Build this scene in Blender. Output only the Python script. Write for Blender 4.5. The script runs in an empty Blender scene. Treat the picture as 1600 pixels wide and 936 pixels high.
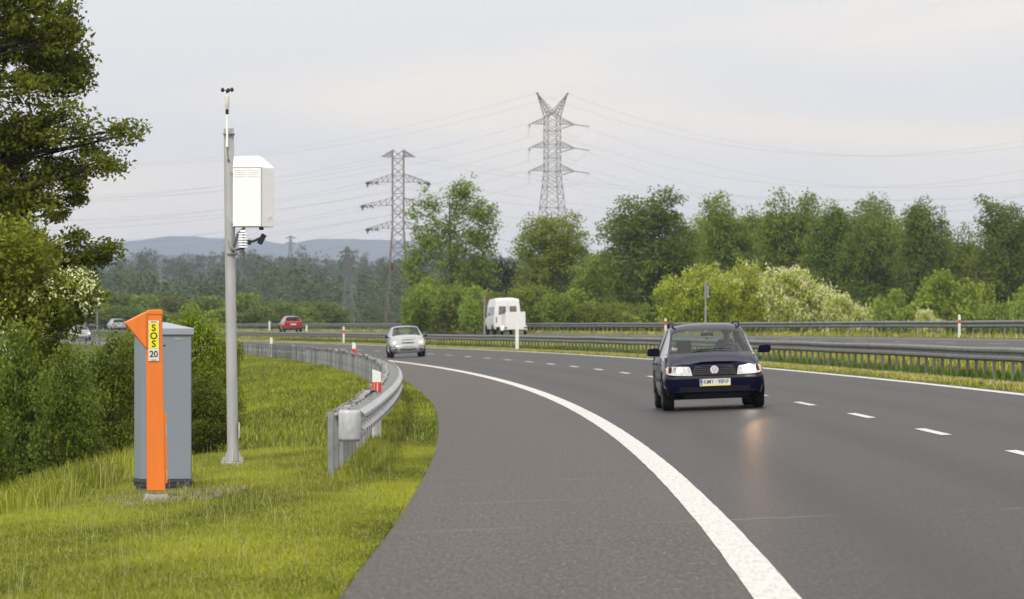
import bpy, bmesh, math, random
import numpy as np
from mathutils import Vector, Matrix, Euler

random.seed(7)
RNG = np.random.default_rng(7)
PI = math.pi
sc = bpy.context.scene
COL = sc.collection

# ------------------------------------------------------------------ the road's geometry
F = 8129.0            # focal length in px of a 1600 px wide frame
HZ = 508.0            # horizon row
CAM_Z = 1.373         # eye height above the lane line
R0, D0, X0 = 2257.0, 51.5, 5.46     # the long left-hand bend
SL = 0.039            # superelevation

def cx(d):
    """X of the lane line at distance d."""
    d = np.asarray(d, float)
    a = X0 - (np.minimum(d, 700) - D0) ** 2 / (2 * R0)
    return a - np.maximum(d - 700, 0) * (700 - D0) / R0

def kz(d):
    return -1.7e-6 * (np.clip(d, 0, 300) - 60) ** 2

def phi(d):
    return math.atan((min(d, 700) - D0) / R0)

PO = [-6000, -900, -300, -80, -45, -30, -18, -13, -10.9, -10.2, -9.5, -7.4, -6.75, -6.42, -6.2, 4.05, 4.25, 4.5, 5.6, 7.5, 9.6, 10.15, 10.4, 20.4, 20.7, 20.95, 23, 27, 34, 50, 120, 500, 7000]
PZ = [-4, -4, -4.5, -4.4, -4.0, -3.4, -2.35, -1.3, -0.66, -0.49, -0.40, -0.30, -0.258, -0.245, -0.33, 0.06, 0.172, 0.175, 0.13, 0.16, 0.56, 0.685, 0.60, 0.80, 0.868, 0.875, 0.80, 0.3, -0.3, -1.0, -1.6, -2, -2]

def prof(o):
    return np.interp(o, PO, PZ)

def ground(o, d):
    """Terrain height at road offset o and distance d."""
    o = np.asarray(o, float); d = np.asarray(d, float)
    z = prof(o)
    far = np.clip((d - 900) / 2200, 0, 1)
    z = z + far * far * (3 - 2 * far) * 30 + kz(d)
    n = 0.035 * np.sin(o * 2.1 + d * 0.31) * np.sin(d * 0.23 - o * 0.8) + 0.03 * np.sin(d * 0.57 + o * 1.3)
    n = n * np.clip((-7.6 - o) / 1.5, 0, 1)
    return z + n

def P(o, d, dz=0.0):
    return Vector((float(cx(d)) + o, d, float(ground(o, d)) + dz))

def road_z(o):
    """Carriageway plane: the far one lies a little higher and flatter."""
    return SL * o if o < 7 else 0.51 + 0.0175 * o

def road_pt(o, d):
    return Vector((float(cx(d)) + o, d, road_z(o) + float(kz(d))))

def px(x, y, d):
    """The point at distance d seen at pixel (x, y) of the 1600 px photograph."""
    return Vector(((x - 800) / F * d, d, CAM_Z + (HZ - y) / F * d))

def o_at(x, d):
    return (x - 800) / F * d - float(cx(d))

def d_for(x, o, lo=100, hi=700):
    """Distance at which the line of offset o crosses image column x (far branch)."""
    for _ in range(60):
        m = (lo + hi) / 2
        if float(cx(m)) + o > (x - 800) / F * m: lo = m
        else: hi = m
    return lo

# ------------------------------------------------------------------ materials
MATS = {}
def nodes_of(name):
    m = bpy.data.materials.new(name); m.use_nodes = True
    nt = m.node_tree; nt.nodes.clear()
    return m, nt, nt.nodes.new, nt.links.new

def mat(name, col, rough=0.6, metal=0.0, spec=0.4, var=0.12, scale=6.0, bump=0.0, coat=0.0, dirt=None, emit=None, stretch=None):
    """Principled surface whose colour wanders a little with an object-space noise."""
    if name in MATS: return MATS[name]
    m, nt, N, L = nodes_of(name)
    out = N('ShaderNodeOutputMaterial'); b = N('ShaderNodeBsdfPrincipled')
    tc = N('ShaderNodeTexCoord'); nz = N('ShaderNodeTexNoise')
    nz.inputs['Scale'].default_value = scale; nz.inputs['Detail'].default_value = 6; nz.inputs['Roughness'].default_value = 0.65
    if stretch:
        mp = N('ShaderNodeMapping'); mp.inputs['Scale'].default_value = stretch
        L(tc.outputs['Object'], mp.inputs['Vector']); L(mp.outputs['Vector'], nz.inputs['Vector'])
    else:
        L(tc.outputs['Object'], nz.inputs['Vector'])
    mx = N('ShaderNodeMix'); mx.data_type = 'RGBA'
    mx.inputs['A'].default_value = (*[c * (1 - var) for c in col], 1)
    mx.inputs['B'].default_value = (*[min(1, c * (1 + var)) for c in col], 1)
    mr = N('ShaderNodeMapRange'); mr.inputs['From Min'].default_value = 0.3; mr.inputs['From Max'].default_value = 0.7
    L(nz.outputs['Fac'], mr.inputs['Value']); L(mr.outputs['Result'], mx.inputs['Factor'])
    res = mx.outputs['Result']
    if dirt:
        n2 = N('ShaderNodeTexNoise'); n2.inputs['Scale'].default_value = scale * 0.45; n2.inputs['Detail'].default_value = 8
        L(tc.outputs['Object'], n2.inputs['Vector'])
        r2 = N('ShaderNodeMapRange'); r2.inputs['From Min'].default_value = 0.52; r2.inputs['From Max'].default_value = 0.75
        r2.inputs['To Max'].default_value = dirt[3]
        L(n2.outputs['Fac'], r2.inputs['Value'])
        m2 = N('ShaderNodeMix'); m2.data_type = 'RGBA'; m2.inputs['B'].default_value = (*dirt[:3], 1)
        L(res, m2.inputs['A']); L(r2.outputs['Result'], m2.inputs['Factor']); res = m2.outputs['Result']
    L(res, b.inputs['Base Color'])
    b.inputs['Roughness'].default_value = rough; b.inputs['Metallic'].default_value = metal
    b.inputs['Specular IOR Level'].default_value = spec; b.inputs['Coat Weight'].default_value = coat
    b.inputs['Coat Roughness'].default_value = 0.06
    if emit:
        b.inputs['Emission Color'].default_value = (*emit[:3], 1); b.inputs['Emission Strength'].default_value = emit[3]
    if bump:
        bp = N('ShaderNodeBump'); bp.inputs['Strength'].default_value = bump; bp.inputs['Distance'].default_value = 0.02
        L(nz.outputs['Fac'], bp.inputs['Height']); L(bp.outputs['Normal'], b.inputs['Normal'])
    L(b.outputs['BSDF'], out.inputs['Surface'])
    MATS[name] = m
    return m

def glass_mat(name, tint, rough=0.03, clear=0.75):
    if name in MATS: return MATS[name]
    m, nt, N, L = nodes_of(name)
    out = N('ShaderNodeOutputMaterial'); t = N('ShaderNodeBsdfTransparent'); g = N('ShaderNodeBsdfGlossy')
    nz = N('ShaderNodeTexNoise'); nz.inputs['Scale'].default_value = 2.0
    tc = N('ShaderNodeTexCoord'); L(tc.outputs['Object'], nz.inputs['Vector'])
    mxc = N('ShaderNodeMix'); mxc.data_type = 'RGBA'
    mxc.inputs['A'].default_value = (*[c * clear for c in tint], 1); mxc.inputs['B'].default_value = (*[c * clear * 0.92 for c in tint], 1)
    L(nz.outputs['Fac'], mxc.inputs['Factor']); L(mxc.outputs['Result'], t.inputs['Color'])
    g.inputs['Roughness'].default_value = rough
    lw = N('ShaderNodeFresnel'); lw.inputs['IOR'].default_value = 1.5
    mx = N('ShaderNodeMixShader'); fm = N('ShaderNodeMath'); fm.operation = 'MULTIPLY'; fm.inputs[1].default_value = 0.8; L(lw.outputs['Fac'], fm.inputs[0]); L(fm.outputs[0], mx.inputs['Fac']); L(t.outputs[0], mx.inputs[1]); L(g.outputs[0], mx.inputs[2])
    L(mx.outputs[0], out.inputs['Surface'])
    MATS[name] = m
    return m

def soft_normal(N, L, geo, b, tr, k):
    vm = N('ShaderNodeVectorMath'); vm.operation = 'SCALE'; vm.inputs['Scale'].default_value = 1 - k; L(geo.outputs['Normal'], vm.inputs[0])
    va = N('ShaderNodeVectorMath'); va.operation = 'ADD'; va.inputs[1].default_value = (0, 0, k); L(vm.outputs[0], va.inputs[0])
    vn = N('ShaderNodeVectorMath'); vn.operation = 'NORMALIZE'; L(va.outputs[0], vn.inputs[0]); L(vn.outputs[0], b.inputs['Normal'])

def leaf_mat(name, dark, light, trans=0.3, nscale=0.9, tl=None):
    """Leaves: colour differs leaf by leaf and clump by clump, some light comes through."""
    if name in MATS: return MATS[name]
    m, nt, N, L = nodes_of(name)
    out = N('ShaderNodeOutputMaterial'); b = N('ShaderNodeBsdfPrincipled'); tr = N('ShaderNodeBsdfTranslucent')
    geo = N('ShaderNodeNewGeometry'); tc = N('ShaderNodeTexCoord'); oi = N('ShaderNodeObjectInfo')
    nz = N('ShaderNodeTexNoise'); nz.inputs['Scale'].default_value = nscale; nz.inputs['Detail'].default_value = 3
    L(tc.outputs['Object'], nz.inputs['Vector'])
    mr = N('ShaderNodeMapRange'); mr.inputs['From Min'].default_value = 0.3; mr.inputs['From Max'].default_value = 0.7
    L(nz.outputs['Fac'], mr.inputs['Value'])
    ad = N('ShaderNodeMath'); ad.operation = 'MULTIPLY_ADD'; ad.inputs[1].default_value = 0.55; 
    L(geo.outputs['Random Per Island'], ad.inputs[0])
    sc_ = N('ShaderNodeMath'); sc_.operation = 'MULTIPLY'; sc_.inputs[1].default_value = 0.45
    L(mr.outputs['Result'], sc_.inputs[0]); L(sc_.outputs[0], ad.inputs[2])
    mx = N('ShaderNodeMix'); mx.data_type = 'RGBA'
    mx.inputs['A'].default_value = (*dark, 1); mx.inputs['B'].default_value = (*light, 1)
    L(ad.outputs[0], mx.inputs['Factor'])
    hs = N('ShaderNodeHueSaturation')
    h1 = N('ShaderNodeMapRange'); h1.inputs['To Min'].default_value = 0.478; h1.inputs['To Max'].default_value = 0.502
    v1 = N('ShaderNodeMapRange'); v1.inputs['To Min'].default_value = 0.82; v1.inputs['To Max'].default_value = 1.15
    L(oi.outputs['Random'], h1.inputs['Value']); L(oi.outputs['Random'], v1.inputs['Value'])
    L(h1.outputs['Result'], hs.inputs['Hue']); L(v1.outputs['Result'], hs.inputs['Value']); L(mx.outputs['Result'], hs.inputs['Color'])
    L(hs.outputs['Color'], b.inputs['Base Color']); L(hs.outputs['Color'], tr.inputs['Color'])
    b.inputs['Roughness'].default_value = 0.55; b.inputs['Specular IOR Level'].default_value = 0.15
    soft_normal(N, L, geo, b, tr, 0.35)
    ms = N('ShaderNodeMixShader'); ms.inputs['Fac'].default_value = trans
    L(b.outputs[0], ms.inputs[1]); L(tr.outputs[0], ms.inputs[2]); L(ms.outputs[0], out.inputs['Surface'])
    MATS[name] = m
    return m

# ------------------------------------------------------------------ mesh helpers
def link_mesh(name, me, m=None, parent=None, smooth=False):
    o = bpy.data.objects.new(name, me); COL.objects.link(o)
    if m is not None:
        for q in (m if isinstance(m, (list, tuple)) else [m]): me.materials.append(q)
    if smooth:
        me.polygons.foreach_set('use_smooth', [True] * len(me.polygons))
    if parent is not None: o.parent = parent
    return o

def np_mesh(name, V, Q=None, T=None):
    """Fast mesh from arrays of quads and/or triangles."""
    me = bpy.data.meshes.new(name)
    V = np.asarray(V, np.float32)
    loops = []; starts = []; n = 0
    if Q is not None and len(Q):
        Q = np.asarray(Q, np.int32); loops.append(Q.ravel()); starts.append(np.arange(len(Q)) * 4); n = len(Q) * 4
    if T is not None and len(T):
        T = np.asarray(T, np.int32); loops.append(T.ravel()); starts.append(n + np.arange(len(T)) * 3)
    loops = np.concatenate(loops).astype(np.int32); starts = np.concatenate(starts).astype(np.int32)
    me.vertices.add(len(V)); me.vertices.foreach_set('co', V.ravel())
    me.loops.add(len(loops)); me.loops.foreach_set('vertex_index', loops)
    me.polygons.add(len(starts)); me.polygons.foreach_set('loop_start', starts)
    me.update(calc_edges=True); me.validate()
    return me

class MB:
    """Collects shapes into one mesh."""
    def __init__(s): s.v = []; s.f = []; s.m = []
    def add(s, vs, fs, mi=0):
        n = len(s.v); s.v += [tuple(v) for v in vs]
        for f in fs: s.f.append(tuple(i + n for i in f)); s.m.append(mi)
    def box(s, c, size, rz=0, mi=0, M=None, taper=1.0):
        hx, hy, hz = size[0] / 2, size[1] / 2, size[2] / 2
        vs = []
        for z, t in ((-hz, 1), (hz, taper)):
            for x, y in ((-hx, -hy), (hx, -hy), (hx, hy), (-hx, hy)): vs.append(Vector((x * t, y * t, z)))
        R = (M.to_3x3() if M is not None else Matrix.Rotation(rz, 3, 'Z'))
        vs = [R @ v + Vector(c) for v in vs]
        s.add(vs, [(3, 2, 1, 0), (4, 5, 6, 7), (0, 1, 5, 4), (1, 2, 6, 5), (2, 3, 7, 6), (3, 0, 4, 7)], mi)
    def bar(s, p, q, w, h=None, mi=0):
        """A rectangular bar from p to q."""
        p, q = Vector(p), Vector(q); h = h or w
        d = (q - p)
        if d.length < 1e-6: return
        d.normalize(); up = Vector((0, 0, 1)) if abs(d.z) < 0.95 else Vector((1, 0, 0))
        a = d.cross(up).normalized() * (w / 2); b = a.cross(d).normalized() * (h / 2)
        vs = [p - a - b, p + a - b, p + a + b, p - a + b, q - a - b, q + a - b, q + a + b, q - a + b]
        s.add(vs, [(3, 2, 1, 0), (4, 5, 6, 7), (0, 1, 5, 4), (1, 2, 6, 5), (2, 3, 7, 6), (3, 0, 4, 7)], mi)
    def tube(s, pts, rad, n=8, mi=0, cap=True):
        pts = [Vector(p) for p in pts]
        rad = rad if isinstance(rad, (list, tuple)) else [rad] * len(pts)
        rings = []; prev = None
        for i, p in enumerate(pts):
            d = (pts[min(i + 1, len(pts) - 1)] - pts[max(i - 1, 0)]).normalized()
            if prev is None:
                up = Vector((0, 0, 1)) if abs(d.z) < 0.9 else Vector((1, 0, 0)); a = d.cross(up).normalized()
            else:
                a = (prev - d * prev.dot(d)).normalized()
            prev = a; b = d.cross(a)
            rings.append([p + (a * math.cos(2 * PI * k / n) + b * math.sin(2 * PI * k / n)) * rad[i] for k in range(n)])
        vs = [v for r in rings for v in r]; fs = []
        for i in range(len(pts) - 1):
            for k in range(n):
                fs.append((i * n + k, i * n + (k + 1) % n, (i + 1) * n + (k + 1) % n, (i + 1) * n + k))
        if cap:
            fs.append(tuple(range(n))[::-1]); fs.append(tuple((len(pts) - 1) * n + k for k in range(n)))
        s.add(vs, fs, mi)
    def lathe(s, c, prof_, n=16, axis='Z', mi=0):
        """prof_: (radius, height) pairs, turned round an axis through c."""
        vs = []; fs = []
        for r, h in prof_:
            for k in range(n):
                a = 2 * PI * k / n; x, y = r * math.cos(a), r * math.sin(a)
                v = {'Z': (x, y, h), 'Y': (x, h, y), 'X': (h, x, y)}[axis]
                vs.append(Vector(v) + Vector(c))
        for i in range(len(prof_) - 1):
            for k in range(n): fs.append((i * n + k, i * n + (k + 1) % n, (i + 1) * n + (k + 1) % n, (i + 1) * n + k))
        fs.append(tuple(range(n))[::-1]); fs.append(tuple((len(prof_) - 1) * n + k for k in range(n)))
        s.add(vs, fs, mi)
    def prism(s, poly, a, b, axis='Y', mi=0):
        """A polygon (u, v) extruded from a to b along an axis."""
        f = {'Y': lambda u, v, t: (u, t, v), 'X': lambda u, v, t: (t, u, v), 'Z': lambda u, v, t: (u, v, t)}[axis]
        n = len(poly)
        vs = [f(u, v, a) for u, v in poly] + [f(u, v, b) for u, v in poly]
        fs = [tuple(range(n)), tuple(range(2 * n - 1, n - 1, -1))]
        fs += [(i, i + n, (i + 1) % n + n, (i + 1) % n) for i in range(n)]
        s.add(vs, fs, mi)
    def ball(s, c, r, n=10, mi=0, sz=(1, 1, 1)):
        vs = []; fs = []; m = n // 2 + 1
        for i in range(m):
            t = PI * i / (m - 1)
            for k in range(n):
                a = 2 * PI * k / n
                vs.append(Vector((r * sz[0] * math.sin(t) * math.cos(a), r * sz[1] * math.sin(t) * math.sin(a), r * sz[2] * math.cos(t))) + Vector(c))
        for i in range(m - 1):
            for k in range(n): fs.append((i * n + k, (i + 1) * n + k, (i + 1) * n + (k + 1) % n, i * n + (k + 1) % n))
        s.add(vs, fs, mi)
    def mesh(s, name):
        me = bpy.data.meshes.new(name); me.from_pydata(s.v, [], s.f)
        bm = bmesh.new(); bm.from_mesh(me)
        bmesh.ops.remove_doubles(bm, verts=bm.verts, dist=1e-6)
        bmesh.ops.recalc_face_normals(bm, faces=bm.faces); bm.to_mesh(me); bm.free()
        return me
    def build(s, name, m, parent=None, smooth=False, bevel=0.0):
        me = bpy.data.meshes.new(name); me.from_pydata(s.v, [], s.f)
        if any(s.m): me.polygons.foreach_set('material_index', s.m)
        bm = bmesh.new(); bm.from_mesh(me)
        bmesh.ops.recalc_face_normals(bm, faces=bm.faces)
        if bevel:
            bmesh.ops.remove_doubles(bm, verts=bm.verts, dist=1e-5)
            es = [e for e in bm.edges if len(e.link_faces) == 2 and e.calc_face_angle(0) > 0.5]
            bmesh.ops.bevel(bm, geom=es, offset=bevel, segments=2, affect='EDGES', profile=0.5, clamp_overlap=True)
        bm.to_mesh(me); bm.free()
        o = link_mesh(name, me, m, parent)
        if smooth:
            try: me.shade_auto = None
            except Exception: pass
            smooth_by_angle(me, 0.7)
        return o

def smooth_by_angle(me, ang):
    me.polygons.foreach_set('use_smooth', [True] * len(me.polygons))
    bm = bmesh.new(); bm.from_mesh(me)
    for e in bm.edges:
        e.smooth = not (len(e.link_faces) == 2 and e.calc_face_angle(0) > ang)
    bm.to_mesh(me); bm.free()

def tag(o, label=None, cat=None, group=None, kind=None):
    if label: o['label'] = label
    if cat: o['category'] = cat
    if group: o['group'] = group
    if kind: o['kind'] = kind
    return o

def thing(name, label, cat, loc=(0, 0, 0), rz=0.0, roll=0.0, group=None):
    o = bpy.data.objects.new(name, None); COL.objects.link(o); o.empty_display_size = 0.2
    o.location = loc; o.rotation_euler = (0, roll, rz)
    return tag(o, label, cat, group)

def copy_tree(o, parent=None):
    c = o.copy(); COL.objects.link(c)
    if parent is not None: c.parent = parent
    for ch in list(o.children): copy_tree(ch, c)
    return c

def text_part(name, body, size, m, parent, M, extrude=0.001, offset=0.0, sx=1.0):
    """Lettering as a mesh."""
    cu = bpy.data.curves.new(name, 'FONT'); cu.body = body; cu.size = size
    cu.align_x = 'CENTER'; cu.align_y = 'CENTER'; cu.extrude = extrude; cu.offset = offset
    t = bpy.data.objects.new(name, cu); COL.objects.link(t)
    dg = bpy.context.evaluated_depsgraph_get()
    me = bpy.data.meshes.new_from_object(t.evaluated_get(dg))
    bpy.data.objects.remove(t); bpy.data.curves.remove(cu)
    me.transform(M @ Matrix.Diagonal((sx, 1, 1, 1)))
    me.materials.clear()
    return link_mesh(name, me, m, parent)
# ------------------------------------------------------------------ ground, road and markings
def ground_mat():
    m, nt, N, L = nodes_of('meadow_ground')
    out = N('ShaderNodeOutputMaterial'); b = N('ShaderNodeBsdfPrincipled')
    tc = N('ShaderNodeTexCoord')
    n1 = N('ShaderNodeTexNoise'); n1.inputs['Scale'].default_value = 0.35; n1.inputs['Detail'].default_value = 8
    n2 = N('ShaderNodeTexNoise'); n2.inputs['Scale'].default_value = 9; n2.inputs['Detail'].default_value = 6
    for n in (n1, n2): L(tc.outputs['Object'], n.inputs['Vector'])
    r = N('ShaderNodeValToRGB'); e = r.color_ramp.elements
    e[0].position = 0.3; e[0].color = (0.05, 0.075, 0.010, 1); e[1].position = 0.7; e[1].color = (0.11, 0.14, 0.022, 1)
    L(n1.outputs['Fac'], r.inputs['Fac'])
    mx = N('ShaderNodeMix'); mx.data_type = 'RGBA'; mx.blend_type = 'MULTIPLY'; mx.inputs['Factor'].default_value = 0.7
    r2 = N('ShaderNodeValToRGB'); r2.color_ramp.elements[0].color = (0.55, 0.5, 0.4, 1); r2.color_ramp.elements[1].color = (1.2, 1.15, 1, 1)
    L(n2.outputs['Fac'], r2.inputs['Fac']); L(r.outputs['Color'], mx.inputs['A']); L(r2.outputs['Color'], mx.inputs['B'])
    L(mx.outputs['Result'], b.inputs['Base Color']); b.inputs['Roughness'].default_value = 1; b.inputs['Specular IOR Level'].default_value = 0.05
    L(b.outputs[0], out.inputs['Surface']); MATS['ground'] = m
    return m

def asphalt_mat(name, base, streak, grit, wear, tracks=()):
    """Asphalt with a fine grain, longitudinal wear and loose grit; u is metres across, v metres along."""
    m, nt, N, L = nodes_of(name)
    out = N('ShaderNodeOutputMaterial'); b = N('ShaderNodeBsdfPrincipled')
    uv = N('ShaderNodeUVMap')
    def noise(sx, sy, detail=4, rough=0.6):
        mp = N('ShaderNodeMapping'); mp.inputs['Scale'].default_value = (sx, sy, 1)
        n = N('ShaderNodeTexNoise'); n.inputs['Scale'].default_value = 1; n.inputs['Detail'].default_value = detail; n.inputs['Roughness'].default_value = rough
        L(uv.outputs['UV'], mp.inputs['Vector']); L(mp.outputs['Vector'], n.inputs['Vector'])
        return n.outputs['Fac']
    def mixc(a, fac, col):
        x = N('ShaderNodeMix'); x.data_type = 'RGBA'
        L(a, x.inputs['A']) if not isinstance(a, tuple) else setattr(x.inputs['A'], 'default_value', (*a, 1))
        x.inputs['B'].default_value = (*col, 1); L(fac, x.inputs['Factor'])
        return x.outputs['Result']
    def ramp(f, a, b_, lo=0.0, hi=1.0):
        r = N('ShaderNodeMapRange'); r.inputs['From Min'].default_value = a; r.inputs['From Max'].default_value = b_
        r.inputs['To Min'].default_value = lo; r.inputs['To Max'].default_value = hi
        L(f, r.inputs['Value']); return r.outputs['Result']
    c = mixc(base, ramp(noise(2.2, 0.05), 0.35, 0.7, 0, 0.8), streak)                       # long streaks
    c = mixc(c, ramp(noise(0.55, 0.035, 7), 0.42, 0.68, 0, 0.7), tuple(x * 1.55 for x in base))     # broad patches
    c = mixc(c, ramp(noise(0.25, 3.0, 6), 0.52, 0.70, 0, 0.6), tuple(x * 1.5 for x in base))
    c = mixc(c, ramp(noise(0.3, 0.5, 6), 0.56, 0.72, 0, 0.55), tuple(x * 0.6 for x in base))     # paver chatter marks across
    c = mixc(c, ramp(noise(34, 3.2, 3), 0.47, 0.64, 0, 0.85), tuple(x * 2.3 for x in base))      # grain
    c = mixc(c, ramp(noise(31, 2.9, 3), 0.5, 0.36, 0, 0.8), tuple(x * 0.45 for x in base))
    c = mixc(c, ramp(noise(26, 9, 1), 0.72, 0.76, 0, grit), (0.5, 0.47, 0.42))               # pale grit
    # fine pale transverse joints
    sp = N('ShaderNodeSeparateXYZ'); L(uv.outputs['UV'], sp.inputs[0])
    for v0, sk, wd in wear:
        a = N('ShaderNodeMath'); a.operation = 'MULTIPLY_ADD'; a.inputs[1].default_value = -sk; L(sp.outputs['X'], a.inputs[0]); L(sp.outputs['Y'], a.inputs[2])
        s2 = N('ShaderNodeMath'); s2.operation = 'SUBTRACT'; L(a.outputs[0], s2.inputs[0]); s2.inputs[1].default_value = v0
        wob = N('ShaderNodeMath'); wob.operation = 'MULTIPLY_ADD'; wob.inputs[1].default_value = 0.5
        L(noise(1.3, 0.01, 3), wob.inputs[0]); L(s2.outputs[0], wob.inputs[2])
        ab = N('ShaderNodeMath'); ab.operation = 'ABSOLUTE'; L(wob.outputs[0], ab.inputs[0])
        br = ramp(ab.outputs[0], wd, 0.0, 0, 1)
        mu = N('ShaderNodeMath'); mu.operation = 'MULTIPLY'; L(br, mu.inputs[0]); L(ramp(noise(1.1, 0.2, 3), 0.38, 0.58, 0, 0.5), mu.inputs[1])
        c = mixc(c, mu.outputs[0], (0.3, 0.28, 0.26))
    for u0, w_, k_ in tracks:                                   # darker polished wheel tracks
        s3 = N('ShaderNodeMath'); s3.operation = 'SUBTRACT'; L(sp.outputs['X'], s3.inputs[0]); s3.inputs[1].default_value = u0
        a3 = N('ShaderNodeMath'); a3.operation = 'ABSOLUTE'; L(s3.outputs[0], a3.inputs[0])
        c = mixc(c, ramp(a3.outputs[0], w_, w_ * 0.2, 0, k_), tuple(x * 0.55 for x in base))
    L(c, b.inputs['Base Color'])
    b.inputs['Roughness'].default_value = 0.42; b.inputs['Specular IOR Level'].default_value = ROAD_SPEC
    bp = N('ShaderNodeBump'); bp.inputs['Strength'].default_value = 0.35; bp.inputs['Distance'].default_value = 0.01
    L(noise(45, 45, 2), bp.inputs['Height']); L(bp.outputs['Normal'], b.inputs['Normal'])
    L(b.outputs[0], out.inputs['Surface']); MATS[name] = m
    return m

def paint_mat():
    m, nt, N, L = nodes_of('road_paint')
    out = N('ShaderNodeOutputMaterial'); b = N('ShaderNodeBsdfPrincipled'); uv = N('ShaderNodeUVMap')
    mp = N('ShaderNodeMapping'); mp.inputs['Scale'].default_value = (30, 2.2, 1)
    n = N('ShaderNodeTexNoise'); n.inputs['Scale'].default_value = 1; n.inputs['Detail'].default_value = 9; n.inputs['Roughness'].default_value = 0.75
    L(uv.outputs['UV'], mp.inputs['Vector']); L(mp.outputs['Vector'], n.inputs['Vector'])
    r = N('ShaderNodeValToRGB'); e = r.color_ramp.elements
    e[0].position = 0.28; e[0].color = (0.33, 0.32, 0.30, 1); e[1].position = 0.52; e[1].color = (0.58, 0.565, 0.54, 1)
    L(n.outputs['Fac'], r.inputs['Fac']); L(r.outputs['Color'], b.inputs['Base Color'])
    b.inputs['Roughness'].default_value = 0.8; b.inputs['Specular IOR Level'].default_value = 0.15
    L(b.outputs[0], out.inputs['Surface']); MATS['paint'] = m
    return m

D_ROAD = np.concatenate([np.arange(-140, 20, 8), np.arange(20, 120, 2), np.arange(120, 700, 5), np.arange(700, 1301, 25)]).astype(float)

def strip(name, o0, o1, m, dz=0.0, ds=None, parent=None, no=2, jag=0.0, both=True):
    ds = D_ROAD if ds is None else np.asarray(ds, float)
    os_ = np.linspace(o0, o1, no)
    rr = np.random.default_rng(3)
    V = []; UV = []
    for d in ds:
        for k, o in enumerate(os_):
            oo = o + (rr.uniform(-jag, jag) if jag and (k == 0 or (k == no - 1 and both)) else 0)
            V.append((float(cx(d)) + oo, d, road_z(oo) + float(kz(d)) + dz)); UV.append((oo, d))
    Q = [(i * no + k, i * no + k + 1, (i + 1) * no + k + 1, (i + 1) * no + k) for i in range(len(ds) - 1) for k in range(no - 1)]
    me = np_mesh(name, V, Q)
    ul = me.uv_layers.new(name='UVMap'); UV = np.array(UV, np.float32)
    li = np.empty(len(me.loops), np.int32); me.loops.foreach_get('vertex_index', li)
    ul.data.foreach_set('uv', UV[li].ravel())
    return link_mesh(name, me, m, parent)

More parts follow.
